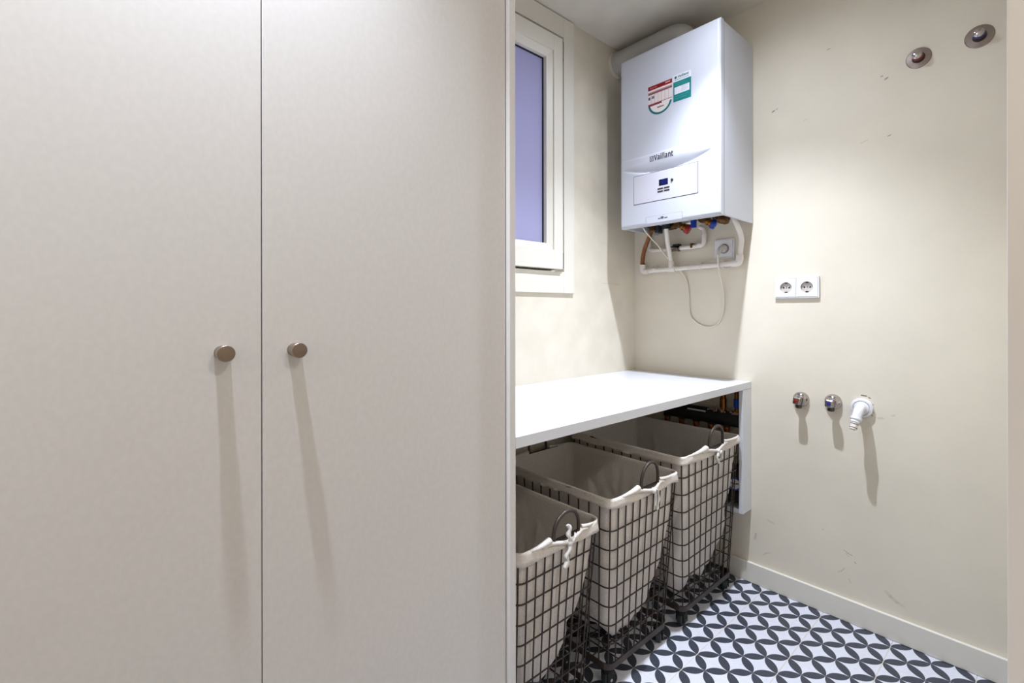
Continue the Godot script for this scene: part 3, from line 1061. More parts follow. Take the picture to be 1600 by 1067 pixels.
	for i in 9:
		var a := PI / 2 * i / 8.0
		bend.append(Vector3(fx, fy - 0.055 + 0.055 * cos(a), 0.295 + 0.055 * sin(a)))
	var path := [Vector3(fx, fy, -0.12), Vector3(fx, fy, 0.1), Vector3(fx, fy, 0.22)]
	path.append_array(bend)
	path.append(Vector3(fx, 2.158, 0.350))
	tube(st, path, 0.052, 36)
	part("elbow_pipe", st, M.flue_metal, fl)
	st = begin()
	lathe(st, [[0.050, 0.0], [0.060, 0.0], [0.0605, 0.005], [0.057, 0.010], [0.052, 0.012]], axis_at(Vector3(fx, fy, 0.0), Vector3(0, 0, 1)), 32)
	part("sealant_ring", st, M.sealant, fl)

func rect_uv(rect: Rect2, p: Vector2) -> Vector2:
	return Vector2((p.x - rect.position.x) / rect.size.x, 1.0 - (p.y - rect.position.y) / rect.size.y)

func sticker(st: SurfaceTool, outline: Array, x: float, rect: Rect2) -> void:
	var c := Vector2.ZERO
	for p in outline:
		c += p
	c /= outline.size()
	var front := x - 0.0004
	for i in outline.size():
		var a: Vector2 = outline[i]
		var b: Vector2 = outline[(i + 1) % outline.size()]
		quad(st, [Vector3(front, c.y, c.x), Vector3(front, a.y, a.x), Vector3(front, b.y, b.x), Vector3(front, c.y, c.x)], [Vector3.LEFT, Vector3.LEFT, Vector3.LEFT, Vector3.LEFT], [rect_uv(rect, c), rect_uv(rect, a), rect_uv(rect, b), rect_uv(rect, c)])
		quad(st, [Vector3(x + 0.001, a.y, a.x), Vector3(x + 0.001, b.y, b.x), Vector3(front, b.y, b.x), Vector3(front, a.y, a.x)], [], [rect_uv(rect, a), rect_uv(rect, b), rect_uv(rect, b), rect_uv(rect, a)])

# ---------------------------------------------------------------- pipes, cable, sockets
func sleeve(st: SurfaceTool, a: Vector3, b: Vector3, r: float) -> void:
	var l := a.distance_to(b)
	lathe(st, [[0.0, 0.0], [r - 0.001, 0.0], [r, 0.001], [r, l - 0.001], [r - 0.001, l], [0.0, l]], axis_at(a, b - a), 18)

func make_pipes() -> void:
	var t := thing("drain_pipe", "white plastic drain pipe with three hoses fixed to the wall under the boiler", "pipe", Vector3.ZERO)
	var x := -0.028
	var y := 1.284
	var st := begin()
	tube(st, [Vector3(x, y - 0.005, 0.075), Vector3(x, y + 0.001, 0.505)], 0.0108, 18)
	part("pipe", st, M.pipe_plastic, t)
	for k in [[0.064, -0.006, 1.0], [0.516, 0.001, -1.0]]:
		st = begin()
		var c := Vector3(x, y + k[1], k[0])
		var s: float = k[2]
		tube(st, curve([c + Vector3(0, 0, 0.034 * s), c + Vector3(0, 0, 0.014 * s), c + Vector3(0, 0.003, 0.005 * s), c + Vector3(0, 0.014, 0), c + Vector3(0, 0.032, 0)], 4), 0.0143, 18)
		part("elbow", st, M.pipe_plastic, t)
	st = begin()
	sleeve(st, Vector3(x, y - 0.003, 0.194), Vector3(x, y - 0.003, 0.232), 0.0140)
	sleeve(st, Vector3(x, y, 0.2125), Vector3(x, y + 0.030, 0.2125), 0.0135)
	part("tee", st, M.pipe_plastic, t)
	for k in [[0.285, 0.0123, 0.012], [0.1285, 0.0125, 0.010]]:
		st = begin()
		sleeve(st, Vector3(x, y - 0.001, k[0] - k[2]), Vector3(x, y - 0.001, k[0] + k[2]), k[1])
		part("coupling", st, M.pipe_plastic, t)
	for z in [0.130, 0.350, 0.447]:
		st = begin()
		sleeve(st, Vector3(x, y - 0.002, z - 0.006), Vector3(x, y - 0.002, z + 0.006), 0.0122)
		box(st, Vector3(-0.030, y - 0.0145, z - 0.006), Vector3(-0.0004, y + 0.0150, z + 0.006), 0.002)
		part("pipe_clip", st, M.pipe_plastic, t)
	# hoses
	st = begin()
	var hose := curve([Vector3(x, 1.302, 0.064), Vector3(-0.034, 1.325, 0.0655), Vector3(-0.058, 1.375, 0.092), Vector3(-0.092, 1.428, 0.140), Vector3(-0.112, 1.462, 0.170)], 6)
	var nzr := FastNoiseLite.new()
	nzr.seed = 2
	nzr.frequency = 0.25
	var rust := []
	for i in hose.size():
		var row := []
		for k in 20:
			var ang := TAU * k / 20.0
			var g := 0.5 + 0.5 * cos(ang - 3.55) + nzr.get_noise_2d(i * 2.0, k * 1.5) * 0.55
			var pale := Color(0.62, 0.50, 0.42)
			var mid := Color(0.36, 0.13, 0.03)
			var deep := Color(0.14, 0.045, 0.012)
			row.append(pale.lerp(mid, clampf(g * 2.0, 0, 1)).lerp(deep, clampf(g * 2.2 - 1.2, 0, 1)))
		rust.append(row)
	tube(st, hose, 0.0098, 20, false, true, 1.0, rust)
	var h := part("hose", st, M.rust_hose, t)
	h.set_meta("label", "rust-stained drain hose")
	st = begin()
	lathe(st, [[0.0, 0.0], [0.0108, 0.0], [0.0112, 0.003], [0.0108, 0.006], [0.0, 0.006]], axis_at(Vector3(-0.029, 1.310, 0.0645), Vector3(-0.1, 1, 0.05)), 14)
	part("rust_collar", st, M.old_brass, t)
	st = begin()
	tube(st, curve([Vector3(x, 1.300, 0.2125), Vector3(-0.034, 1.325, 0.2135), Vector3(-0.075, 1.388, 0.223), Vector3(-0.110, 1.445, 0.236), Vector3(-0.115, 1.462, 0.238)], 6), 0.0098, 18)
	part("hose", st, M.pipe_plastic, t)
	st = begin()
	tube(st, curve([Vector3(x, 1.300, 0.516), Vector3(-0.030, 1.330, 0.5195), Vector3(-0.048, 1.382, 0.531), Vector3(-0.085, 1.432, 0.529), Vector3(-0.112, 1.475, 0.516)], 6), 0.0098, 18)
	part("hose", st, M.pipe_plastic, t)
	# second pipe, above it
	t = thing("water_pipe", "short white painted pipe with a small valve, above the drain pipe", "pipe", Vector3.ZERO)
	st = begin()
	tube(st, curve([Vector3(-0.020, 1.475, 0.094), Vector3(-0.020, 1.42, 0.094), Vector3(-0.020, 1.388, 0.095), Vector3(-0.021, 1.378, 0.104), Vector3(-0.022, 1.374, 0.125), Vector3(-0.022, 1.372, 0.21)], 4), 0.0098, 16)
	part("pipe", st, M.pipe_plastic, t)
	st = begin()
	tube(st, curve([Vector3(-0.022, 1.372, 0.21), Vector3(-0.022, 1.372, 0.335), Vector3(-0.022, 1.374, 0.352), Vector3(-0.022, 1.384, 0.362), Vector3(-0.022, 1.402, 0.364), Vector3(-0.022, 1.432, 0.3635), Vector3(-0.024, 1.446, 0.359), Vector3(-0.03, 1.454, 0.345)], 4), 0.0098, 16)
	part("pipe", st, M.pipe_plastic, t)
	st = begin()
	sleeve(st, Vector3(-0.022, 1.376, 0.354), Vector3(-0.022, 1.376, 0.336), 0.0115)
	sleeve(st, Vector3(-0.022, 1.402, 0.364), Vector3(-0.022, 1.420, 0.364), 0.0112)
	part("coupling", st, M.pipe_plastic, t)
	st = begin()
	sleeve(st, Vector3(-0.022, 1.372, 0.196), Vector3(-0.022, 1.372, 0.254), 0.0125)
	part("valve_body", st, M.brushed_chrome, t)
	for z in [0.200, 0.248]:
		st = begin()
		lathe(st, [[0.0, 0.0], [0.0145, 0.0], [0.0145, 0.010], [0.0, 0.010]], axis_at(Vector3(-0.022, 1.372, z - 0.005), Vector3(0, 0, 1)), 6)
		part("valve_nut", st, M.dark_chrome, t)
	st = begin()
	box(st, Vector3(-0.042, 1.382, 0.226), Vector3(-0.016, 1.389, 0.256), 0.002)
	part("valve_lever", st, M.hole_black, t)
	st = begin()
	box(st, Vector3(-0.034, 1.366, 0.305), Vector3(-0.0004, 1.387, 0.315), 0.002)
	part("pipe_clip", st, M.old_brass, t)
	# cable with its plug
	t = thing("power_cable", "thin white boiler cable hanging in a loop to the socket", "cable", Vector3.ZERO)
	st = begin()
	tube(st, curve([Vector3(-0.18, 1.482, 0.152), Vector3(-0.16, 1.450, 0.158), Vector3(-0.11, 1.415, 0.163), Vector3(-0.07, 1.388, 0.171), Vector3(-0.044, 1.345, 0.192), Vector3(-0.016, 1.270, 0.250), Vector3(-0.006, 1.222, 0.275), Vector3(-0.005, 1.160, 0.284), Vector3(-0.005, 1.095, 0.286), Vector3(-0.005, 1.058, 0.300), Vector3(-0.005, 1.030, 0.338), Vector3(-0.005, 1.022, 0.378), Vector3(-0.005, 1.035, 0.412), Vector3(-0.006, 1.070, 0.433), Vector3(-0.010, 1.120, 0.443), Vector3(-0.020, 1.190, 0.443), Vector3(-0.040, 1.260, 0.436), Vector3(-0.048, 1.310, 0.436), Vector3(-0.046, 1.332, 0.437)], 5), 0.0032, 8)
	part("cord", st, M.cable_white, t)
	st = begin()
	lathe(st, [[0.0, 0.0], [0.0165, 0.0], [0.0165, 0.016], [0.014, 0.024], [0.0, 0.026]], axis_at(Vector3(-0.004, 1.3515, 0.444), Vector3(-1, 0, 0)), 24)
	tube(st, curve([Vector3(-0.024, 1.352, 0.444), Vector3(-0.036, 1.350, 0.442), Vector3(-0.044, 1.340, 0.439), Vector3(-0.047, 1.322, 0.436)], 4), [0.012, 0.0115, 0.0112, 0.011, 0.0105, 0.010, 0.0095, 0.009, 0.0085, 0.0078, 0.007, 0.006, 0.0045], 14)
	part("plug", st, M.socket_well, t)

# one socket insert set in a plate, facing -X, centred on y, z
func socket_insert(parent: Node, y: float, z: float, front: float, empty: bool) -> void:
	var ax := axis_at(Vector3(front, y, z), Vector3(-1, 0, 0))
	var st := begin()
	# square face with a round well: ring of quads from the circle out to the square
	var n := 48
	var half := 0.0350
	var r := 0.0205
	for k in n:
		var t0 := TAU * k / n
		var t1 := TAU * (k + 1) / n
		var vs := []
		for e in [[t0, r], [t0, -1.0], [t1, -1.0], [t1, r]]:
			var c := cos(e[0])
			var s := sin(e[0])
			var q: float = e[1] if e[1] > 0 else half / maxf(absf(c), absf(s))
			vs.append(Vector3(front, y + s * q, z + c * q))
		quad(st, vs, [Vector3.LEFT, Vector3.LEFT, Vector3.LEFT, Vector3.LEFT])
	for f in [[1, 0], [0, 1], [-1, 0], [0, -1]]:
		var c := Vector3(front, y + f[1] * half, z + f[0] * half)
		var d := Vector3(0, f[0] * half, -f[1] * half)
		quad(st, [c - d, c + d, c + d + Vector3(0.004, 0, 0), c - d + Vector3(0.004, 0, 0)])
	var o := part("socket_face", st, M.socket_plastic, parent)
	st = begin()
	lathe(st, [[0.0205, 0.0], [0.0198, -0.0075], [0.0, -0.0075]], ax, 40)
	part("socket_well", st, M.socket_well, o)
	if not empty:
		return
	for dz in [-0.0095, 0.0095]:
		st = begin()
		lathe(st, [[0.0, -0.0074], [0.0032, -0.0074], [0.0032, -0.0068], [0.0, -0.0068]], axis_at(Vector3(front, y, z + dz), Vector3(-1, 0, 0)), 14)
		part("pin_hole", st, M.hole_black, o)
	st = begin()
	lathe(st, [[0.0, -0.0074], [0.0022, -0.0074], [0.0022, -0.0066], [0.0, -0.0064]], ax, 12)
	part("screw", st, M.brushed_chrome, o)
	for s in [-1.0, 1.0]:
		st = begin()
		box(st, Vector3(front + 0.0072, y + s * 0.0150, z - 0.0045), Vector3(front + 0.0005, y + s * 0.0196, z + 0.0045), 0.0006)
		part("earth_clip", st, M.dark_chrome, o)

# border of a wall plate with a thin back, open in the middle
func plate_frame(st: SurfaceTool, y0: float, y1: float, z0: float, z1: float) -> void:
	var w := 0.0048
	for k in [[y0, y1, z0, z0 + w], [y0, y1, z1 - w, z1], [y0, y0 + w, z0 + w, z1 - w], [y1 - w, y1, z0 + w, z1 - w]]:
		box(st, Vector3(-0.0095, k[0], k[2]), Vector3(-0.0004, k[1], k[3]), 0.0012)
	box(st, Vector3(-0.0022, y0 + w, z0 + w), Vector3(-0.0004, y1 - w, z1 - w))

func make_sockets() -> void:
	var t := thing("double_socket", "white double wall socket on the bare cream wall above the taps", "socket", Vector3.ZERO)
	var st := begin()
	plate_frame(st, 1.1392, 1.2195, 0.6410, 0.7915)
	part("frame_plate", st, M.white_plastic, t)
	socket_insert(t, 1.1794, 0.6808, -0.0108, true)
	socket_insert(t, 1.1794, 0.7517, -0.0108, true)
	t = thing("single_socket", "white single wall socket under the boiler with the cable's plug in it", "socket", Vector3.ZERO)
	st = begin()
	plate_frame(st, 1.3105, 1.3915, 0.404, 0.485)
	part("frame_plate", st, M.white_plastic, t)
	socket_insert(t, 1.3510, 0.4445, -0.0108, false)

# ---------------------------------------------------------------- taps
func make_taps() -> void:
	for k in [[0.7300, 0.7605, M.red_mark, "chrome appliance tap with a red dot, low on the cream wall"], [0.8330, 0.7650, M.blue_mark, "chrome appliance tap with a blue dot, low on the cream wall"]]:
		var t := thing("appliance_tap", k[3], "tap", Vector3(0, k[1], k[0]), "appliance taps on the wall")
		var ax := axis_at(Vector3.ZERO, Vector3(-1, 0, 0))
		var st := begin()
		lathe(st, [[0.0, 0.0], [0.0275, 0.0], [0.0272, 0.003], [0.0258, 0.009], [0.0225, 0.015], [0.0165, 0.0195], [0.0125, 0.0205], [0.0, 0.0205]], ax, 36, true)
		part("flange", st, M.chrome, t)
		st = begin()
		lathe(st, [[0.0, 0.019], [0.0105, 0.019], [0.0105, 0.034], [0.0, 0.034]], ax, 20)
		lathe(st, [[0.0, 0.0], [0.0085, 0.0], [0.0085, -0.016], [0.0, -0.016]], axis_at(Vector3(-0.0285, -0.004, 0.0), Vector3.UP), 16)
		part("body", st, M.dark_chrome, t)
		st = begin()
		var tilt := Transform3D(Basis(Vector3(1, 0, 0), 0.12), Vector3(-0.0435, -0.001, 0))
		box(st, Vector3(-0.0115, -0.0135, -0.0125), Vector3(0.0105, 0.0135, 0.0125), 0.0045, tilt)
		for i in 5:
			box(st, Vector3(-0.009, -0.011, 0.0122 - 0.0002), Vector3(-0.0075 + i * 0.0, 0.011, 0.0132), 0.0005, tilt.translated_local(Vector3(i * 0.0036, 0, 0)))
		var h := part("handle", st, M.chrome, t)
		st = begin()
		lathe(st, [[0.0, 0.0], [0.0062, 0.0], [0.0062, 0.0014], [0.005, 0.002], [0.0, 0.0022]], axis_at(tilt * Vector3(-0.0112, 0.0, 0.0), Vector3(-1, 0, 0)), 20)
		part("dot", st, k[2], h)
		st = begin()
		var y := -0.014
		lathe(st, [[0.0, y], [0.0105, y], [0.0115, y - 0.002], [0.0115, y - 0.0055], [0.0105, y - 0.007], [0.0115, y - 0.0085], [0.0115, y - 0.012], [0.0105, y - 0.014], [0.009, y - 0.016], [0.0, y - 0.016]], Transform3D(Basis(), Vector3(-0.0285, 0, 0)), 20)
		part("outlet", st, M.dark_chrome, t)
	# drain elbow
	var t := thing("drain_elbow", "white plastic washing machine drain elbow sticking out of the wall beside the taps", "drain", Vector3(0, 0.757, 0.9195))
	var ax := axis_at(Vector3.ZERO, Vector3(-1, 0, 0))
	var st := begin()
	lathe(st, [[0.0, 0.0], [0.0315, 0.0], [0.0325, 0.003], [0.0325, 0.010], [0.030, 0.0135], [0.0255, 0.0145], [0.0245, 0.0115], [0.0225, 0.0115], [0.0215, 0.0165], [0.017, 0.0185], [0.0, 0.0185]], ax, 40)
	part("collar", st, M.white_plastic, t)
	st = begin()
	var path := curve([Vector3(-0.014, 0.0, 0.0), Vector3(-0.032, 0.0, 0.0), Vector3(-0.045, -0.006, -0.001), Vector3(-0.053, -0.018, -0.003), Vector3(-0.0585, -0.030, -0.0045)], 5)
	tube(st, path, 0.0148, 24)
	part("bend", st, M.white_plastic, t)
	st = begin()
	var d := Vector3(-0.0185, -0.040, -0.007).normalized()
	var nt := axis_at(Vector3(-0.0575, -0.027, -0.0042), d)
	lathe(st, [[0.0, 0.0], [0.0165, 0.0], [0.0172, 0.002], [0.0172, 0.007], [0.0155, 0.009], [0.0138, 0.010], [0.0138, 0.017], [0.0, 0.017]], nt, 28)
	part("nut", st, M.white_plastic, t)
	st = begin()
	lathe(st, [[0.0, 0.016], [0.0118, 0.016], [0.0112, 0.024], [0.0118, 0.0245], [0.0108, 0.033], [0.0114, 0.0335], [0.0104, 0.042], [0.0080, 0.042], [0.0080, 0.030], [0.0, 0.030]], nt, 24)
	var sp := part("spigot", st, M.pipe_plastic, t)
	st = begin()
	lathe(st, [[0.0115, 0.0225], [0.01215, 0.0228], [0.01215, 0.0246], [0.0115, 0.025]], nt, 20)
	lathe(st, [[0.0105, 0.0350], [0.01145, 0.0353], [0.01145, 0.0372], [0.0105, 0.0376]], nt, 20)
	part("dirt_ring", st, M.old_brass, sp)
	# concealed stop valves high on the wall
	for k in [[1.0700, 1.9045, 0.0325, M.red_mark, "chrome stop valve with a red ring, high on the cream wall"], [1.2105, 1.9135, 0.0335, M.blue_mark, "chrome stop valve with a blue ring, high on the cream wall"]]:
		var s := thing("stop_valve", k[4], "valve", Vector3(0, k[1], k[0]), "stop valves high on the wall")
		st = begin()
		var r: float = k[2]
		lathe(st, [[0.0, 0.0], [r, 0.0], [r, 0.0012], [r - 0.002, 0.0032], [0.016, 0.0045], [0.0, 0.0045]], ax, 48)
		part("escutcheon", st, M.brushed_chrome, s)
		st = begin()
		lathe(st, [[0.0, 0.004], [0.0172, 0.004], [0.0170, 0.007], [0.0142, 0.021], [0.0138, 0.024], [0.0, 0.024]], ax, 28)
		part("spindle_cover", st, M.dark_chrome, s)
		st = begin()
		lathe(st, [[0.0, 0.0215], [0.0144, 0.0215], [0.0138, 0.0285], [0.0, 0.0285]], ax, 28)
		part("colour_ring", st, k[3], s)
		st = begin()
		lathe(st, [[0.0, 0.0285], [0.0136, 0.0285], [0.0133, 0.0315], [0.0118, 0.0345], [0.0070, 0.0366], [0.0, 0.0372]], ax, 28, true)
		part("cap", st, M.chrome, s)

# ---------------------------------------------------------------- laundry baskets
class Crate:
	var top: Rect2    # x, z at the rim
	var low: Rect2    # x, z at the foot
	var yt: float
	var yb: float
	func at(y: float) -> Rect2:
		var k := (y - yb) / (yt - yb)
		return Rect2(low.position.lerp(top.position, k), low.size.lerp(top.size, k))

# points round a rectangle with rounded corners; starts at the front left corner and runs along the front (+Z) edge
func ring(rc: Rect2, y: float, r: float, per_side := [10, 12], corner := 4) -> Array:
	var x0 := rc.position.x
	var x1 := rc.end.x
	var z0 := rc.position.y
	var z1 := rc.end.y
	var out := []
	var cs := [Vector2(x0 + r, z1 - r), Vector2(x1 - r, z1 - r), Vector2(x1 - r, z0 + r), Vector2(x0 + r, z0 + r)]
	var starts := [PI, PI / 2, 0.0, -PI / 2]
	for c in 4:
		for i in corner + 1:
			var a: float = starts[c] - PI / 2 * i / corner
			out.append(Vector3(cs[c].x + cos(a) * r, y, cs[c].y + sin(a) * r))
		var n: int = per_side[c % 2]
		var p: Vector3 = out[-1]
		var nx: Vector2 = cs[(c + 1) % 4]
		var an: float = starts[(c + 1) % 4]
		var q := Vector3(nx.x + cos(an) * r, y, nx.y + sin(an) * r)
		for i in range(1, n):
			out.append(p.lerp(q, float(i) / n))
	return out

func caster_meshes() -> Array:
	var st := begin()
	lathe(st, [[0.0, 0.060], [0.006, 0.060], [0.006, 0.050], [0.016, 0.048], [0.0175, 0.042], [0.0165, 0.037], [0.0, 0.037]], Transform3D(), 18)
	for s in [-1.0, 1.0]:
		box(st, Vector3(-0.013, 0.012, s * 0.0135 - 0.002), Vector3(0.014, 0.045, s * 0.0135 + 0.002), 0.003)
	var fork := st.commit()
	st = begin()
	lathe(st, [[0.0, -0.0105], [0.013, -0.0105], [0.0185, -0.009], [0.020, -0.006], [0.020, 0.006], [0.0185, 0.009], [0.013, 0.0105], [0.0, 0.0105]], axis_at(Vector3(0, 0.020, 0), Vector3(0, 0, 1)), 24)
	var wheel := st.commit()
	st = begin()
	lathe(st, [[0.0, -0.0165], [0.0045, -0.0165], [0.0045, 0.0165], [0.0, 0.0165]], axis_at(Vector3(0, 0.020, 0), Vector3(0, 0, 1)), 10)
	var axle := st.commit()
	return [fork, wheel, axle]

func basket(label: String, cr: Crate, rows: Array, nfront: int, nside: int, bag: Dictionary, sd: int, casters: Array, hw: float, hh: float, hx: float) -> void:
	var t := thing("laundry_basket", label, "laundry basket", Vector3.ZERO, "wire laundry baskets under the worktop")
	var rad := 0.024
	var wr := 0.0021
	var cage := group_part("wire_cage", t)
	# rows of wire round the basket
	for y in rows:
		var st := begin()
		tube(st, ring(cr.at(y), y, rad, [2, 2], 4), wr, 6, true)
		part("horizontal_wire", st, M.wire_metal, cage)
	var st := begin()
	tube(st, ring(cr.at(cr.yt), cr.yt, rad, [2, 2], 5), 0.0035, 8, true)
	part("rim_wire", st, M.wire_metal, cage)
	# upright wires
	var a := cr.at(cr.yb)
	var b := cr.at(cr.yt)
	var inset := rad * 0.293
	for side in 4:
		var n := nfront if side % 2 == 0 else nside
		for i in n + (1 if side % 2 == 0 else 0):
			if side % 2 == 1 and i == 0:
				continue
			var u := float(i) / n
			var p := []
			for e in [[a, cr.yb], [b, cr.yt]]:
				var rc: Rect2 = e[0]
				var x := 0.0
				var z := 0.0
				if side % 2 == 0:
					x = lerpf(rc.position.x, rc.end.x, u)
					z = rc.end.y if side == 0 else rc.position.y
					if i == 0 or i == n:
						x += inset if i == 0 else -inset
						z += -inset if side == 0 else inset
				else:
					x = rc.end.x if side == 1 else rc.position.x
					z = lerpf(rc.position.y, rc.end.y, u)
				p.append(Vector3(x, e[1], z))
			st = begin()
			tube(st, p, wr, 6)
			part("upright_wire", st, M.wire_metal, cage)
	# floor of the cage
	var yb := cr.yb + 0.004
	for i in range(1, 6):
		var u := i / 6.0
		st = begin()
		var x := lerpf(a.position.x, a.end.x, u)
		tube(st, [Vector3(x, yb, a.position.y), Vector3(x, yb, a.end.y)], wr, 6)
		part("floor_wire", st, M.wire_metal, cage)
	for i in range(1, 7):
		var u := i / 7.0
		st = begin()
		var z := lerpf(a.position.y, a.end.y, u)
		tube(st, [Vector3(a.position.x, yb + 0.003, z), Vector3(a.end.x, yb + 0.003, z)], wr, 6)
		part("floor_wire", st, M.wire_metal, cage)
	# flat bar foot frame
	st = begin()
	var prof := []
	for e in [[0.0022, -0.009], [0.0022, 0.009], [-0.0022, 0.009], [-0.0022, -0.009], [0.0022, -0.009]]:
		var rc := a.grow(e[0])
		prof.append(ring(rc, cr.yb + e[1], rad + e[0], [3, 3], 5))
	for i in 4:
		var m: int = prof[i].size()
		for k in m:
			var l := (k + 1) % m
			quad(st, [prof[i][k], prof[i][l], prof[i + 1][l], prof[i + 1][k]])
	part("foot_frame", st, M.bar_metal, t)
	# casters
	var rng := RandomNumberGenerator.new()
	rng.seed = sd
	for c in [[a.position.x + 0.02, a.end.y - 0.018], [a.end.x - 0.02, a.end.y - 0.018], [a.position.x + 0.02, a.position.y + 0.018], [a.end.x - 0.02, a.position.y + 0.018]]:
		var cs := group_part("caster", t)
		cs.position = Vector3(c[0], 0.0005, c[1])
		cs.rotation.y = rng.randf_range(-1.2, 1.2)
		mesh_part("fork", casters[0], M.black_rubber, cs)
		mesh_part("wheel", casters[1], M.slate_plastic, cs)
		mesh_part("axle", casters[2], M.brushed_chrome, cs)
	# cotton bag
	var nz := FastNoiseLite.new()
	nz.seed = sd
	nz.frequency = 2.4
	nz.fractal_octaves = 3
	var levels := 26
	var grid_rows := []
	var ybag: float = bag.y
	for j in levels + 1:
		var u := float(j) / levels
		var y := lerpf(cr.yt + 0.001, ybag, u)
		var rc := cr.at(maxf(y, cr.yb))
		var k := u * u
		rc = rc.grow(-0.0042)
		var curl := pow(u, 8.0) * 0.018
		rc = rc.grow_individual(-bag.left * k - curl, -bag.back * k - curl, -bag.right * k - curl, -bag.front * k - curl)
		var pts := ring(rc, y, 0.024 + 0.03 * k, [22, 26], 5)
		var cx := rc.get_center()
		for i in pts.size():
			var p: Vector3 = pts[i]
			var out := Vector3(p.x - cx.x, 0, p.z - cx.y)
			# folds run down the cloth
			var g := nz.get_noise_3d(p.x * 6.0, y * 1.1, p.z * 6.0) * 0.020 * smoothstep(0.02, 0.6, u)
			g += nz.get_noise_3d(p.x * 14.0 + 9.0, y * 2.5, p.z * 14.0) * 0.009 * smoothstep(0.02, 0.3, u)
			g = minf(g, 0.0) * 1.6
			p += out.normalized() * g
			p.y += (bag.tilt * (p.x - cx.x) / 0.2 + nz.get_noise_2d(p.x * 3.0, p.z * 3.0) * 0.04) * pow(u, 3.0)
			pts[i] = p
		grid_rows.append(pts)
	# sagging bottom
	var lastr: Array = grid_rows[-1]
	var mid := Vector3.ZERO
	for p in lastr:
		mid += p
	mid /= lastr.size()
	for s in [0.75, 0.4, 0.02]:
		var pts := []
		for p in lastr:
			var q: Vector3 = mid.lerp(p, s)
			q.y -= 0.012 * (1.0 - s)
			pts.append(q)
		grid_rows.append(pts)
	st = begin()
	grid_rows.reverse()
	grid(st, grid_rows, true)
	var liner := part("cotton_bag", st, M.cotton, t, true)
	liner.set_meta("label", "off-white cotton bag")
	# cuff turned down over the rim
	var cuff := []
	var base := ring(cr.at(cr.yt), cr.yt, rad, [36, 30], 6)
	var center := cr.at(cr.yt).get_center()
	var zf := cr.top.end.y
	var zb := cr.top.position.y
	for e in [[-0.0052, -0.012], [-0.0044, 0.0015], [-0.0024, 0.0046], [0.0014, 0.0050], [0.0042, 0.0026], [0.0050, -0.003], [0.0056, -0.014], [0.0062, -1.0], [0.0040, -1.0]]:
		var line := []
		for p in base:
			var n := Vector3.ZERO
			var dxm := minf(p.x - cr.top.position.x, cr.top.end.x - p.x)
			var dzm := minf(p.z - zb, zf - p.z)
			if dxm < rad and dzm < rad:
				var cc := Vector3(clampf(p.x, cr.top.position.x + rad, cr.top.end.x - rad), p.y, clampf(p.z, zb + rad, zf - rad))
				n = (p - cc).normalized()
			elif dzm < dxm:
				n = Vector3(0, 0, 1 if p.z > center.y else -1)
			else:
				n = Vector3(1 if p.x > center.x else -1, 0, 0)
			var drop: float = 0.0245 + 0.007 * nz.get_noise_2d(p.x * 2.5, p.z * 2.5)
			var near := absf(p.x - hx) if p.z > zf - 0.01 or p.z < zb + 0.01 else 1.0
			var slack := smoothstep(hw * 1.4, hw * 0.5, near)
			drop = lerpf(drop, 0.014, slack)
			var dy: float = -drop if e[1] < -0.5 else e[1]
			dy -= slack * 0.012
			var puff := nz.get_noise_3d(p.x * 5.0, e[0] * 400.0, p.z * 5.0) * 0.0042
			line.append(p + n * (e[0] + (puff if e[0] > 0 else 0.0)) + Vector3(0, dy, 0))
		cuff.append(line)
	st = begin()
	cuff.reverse()
	grid(st, cuff, true)
	var cf := part("cuff", st, M.cotton, t, true)
	# rolled ends of the cuff on both sides of the handle, front and back
	for f in [[zf, 1.0], [zb, -1.0]]:
		var zz: float = f[0] + f[1] * 0.001
		for s in [-1.0, 1.0]:
			st = begin()
			var xa: float = hx + s * hw * 0.62
			var xb: float = (cr.top.position.x + 0.012) if s < 0 else (cr.top.end.x - 0.012)
			var pts := []
			var rr := []
			for i in 13:
				var u := i / 12.0
				pts.append(Vector3(lerpf(xa, xb, u), cr.yt + 0.001 + 0.007 * (1.0 - u) * (1.0 - u), zz + f[1] * 0.002 * sin(u * 5.0)))
				rr.append(lerpf(0.0115 if s < 0 else 0.0075, 0.0025, pow(u, 0.7)) * (0.82 + 0.18 * sin(minf(u * 6.0 + 0.5, PI / 2))))
			tube(st, pts, rr, 14, false, true, 0.8)
			part("rolled_edge", st, M.cotton, cf)
	# handles: an arch over the rim with a bar at its foot and the hoop below
	for f in [[zf, 1.0], [zb, -1.0]]:
		var zz: float = f[0] + f[1] * 0.004
		st = begin()
		var loop := []
		var nb := 20
		for i in nb + 1:
			var an := PI * i / nb
			loop.append(Vector3(hx - cos(an) * hw / 2, cr.yt + 0.006 + pow(sin(an), 0.75) * hh, zz + f[1] * 0.004 * sin(an)))
		loop.append(Vector3(hx + hw / 2 - 0.004, cr.yt - 0.002, zz))
		for i in range(1, 6):
			loop.append(Vector3(lerpf(hx + hw / 2 - 0.006, hx - hw / 2 + 0.006, i / 6.0), cr.yt - 0.004, zz))
		loop.append(Vector3(hx - hw / 2 + 0.004, cr.yt - 0.002, zz))
		tube(st, loop, 0.0048, 10, true)
		part("handle", st, M.bar_metal, t)
	# tied tape under the front handle
	var k0 := Vector3(hx + bag.knot, cr.yt - 0.013, zf + 0.012)
	var tie := group_part("tie", t)
	st = begin()
	lathe(st, [[0.0, -0.008], [0.006, -0.007], [0.0095, 0.0], [0.007, 0.006], [0.0, 0.008]], axis_at(k0, Vector3(0.8, 0.5, 0.1)), 12, true)
	part("knot", st, M.cotton_tape, tie)
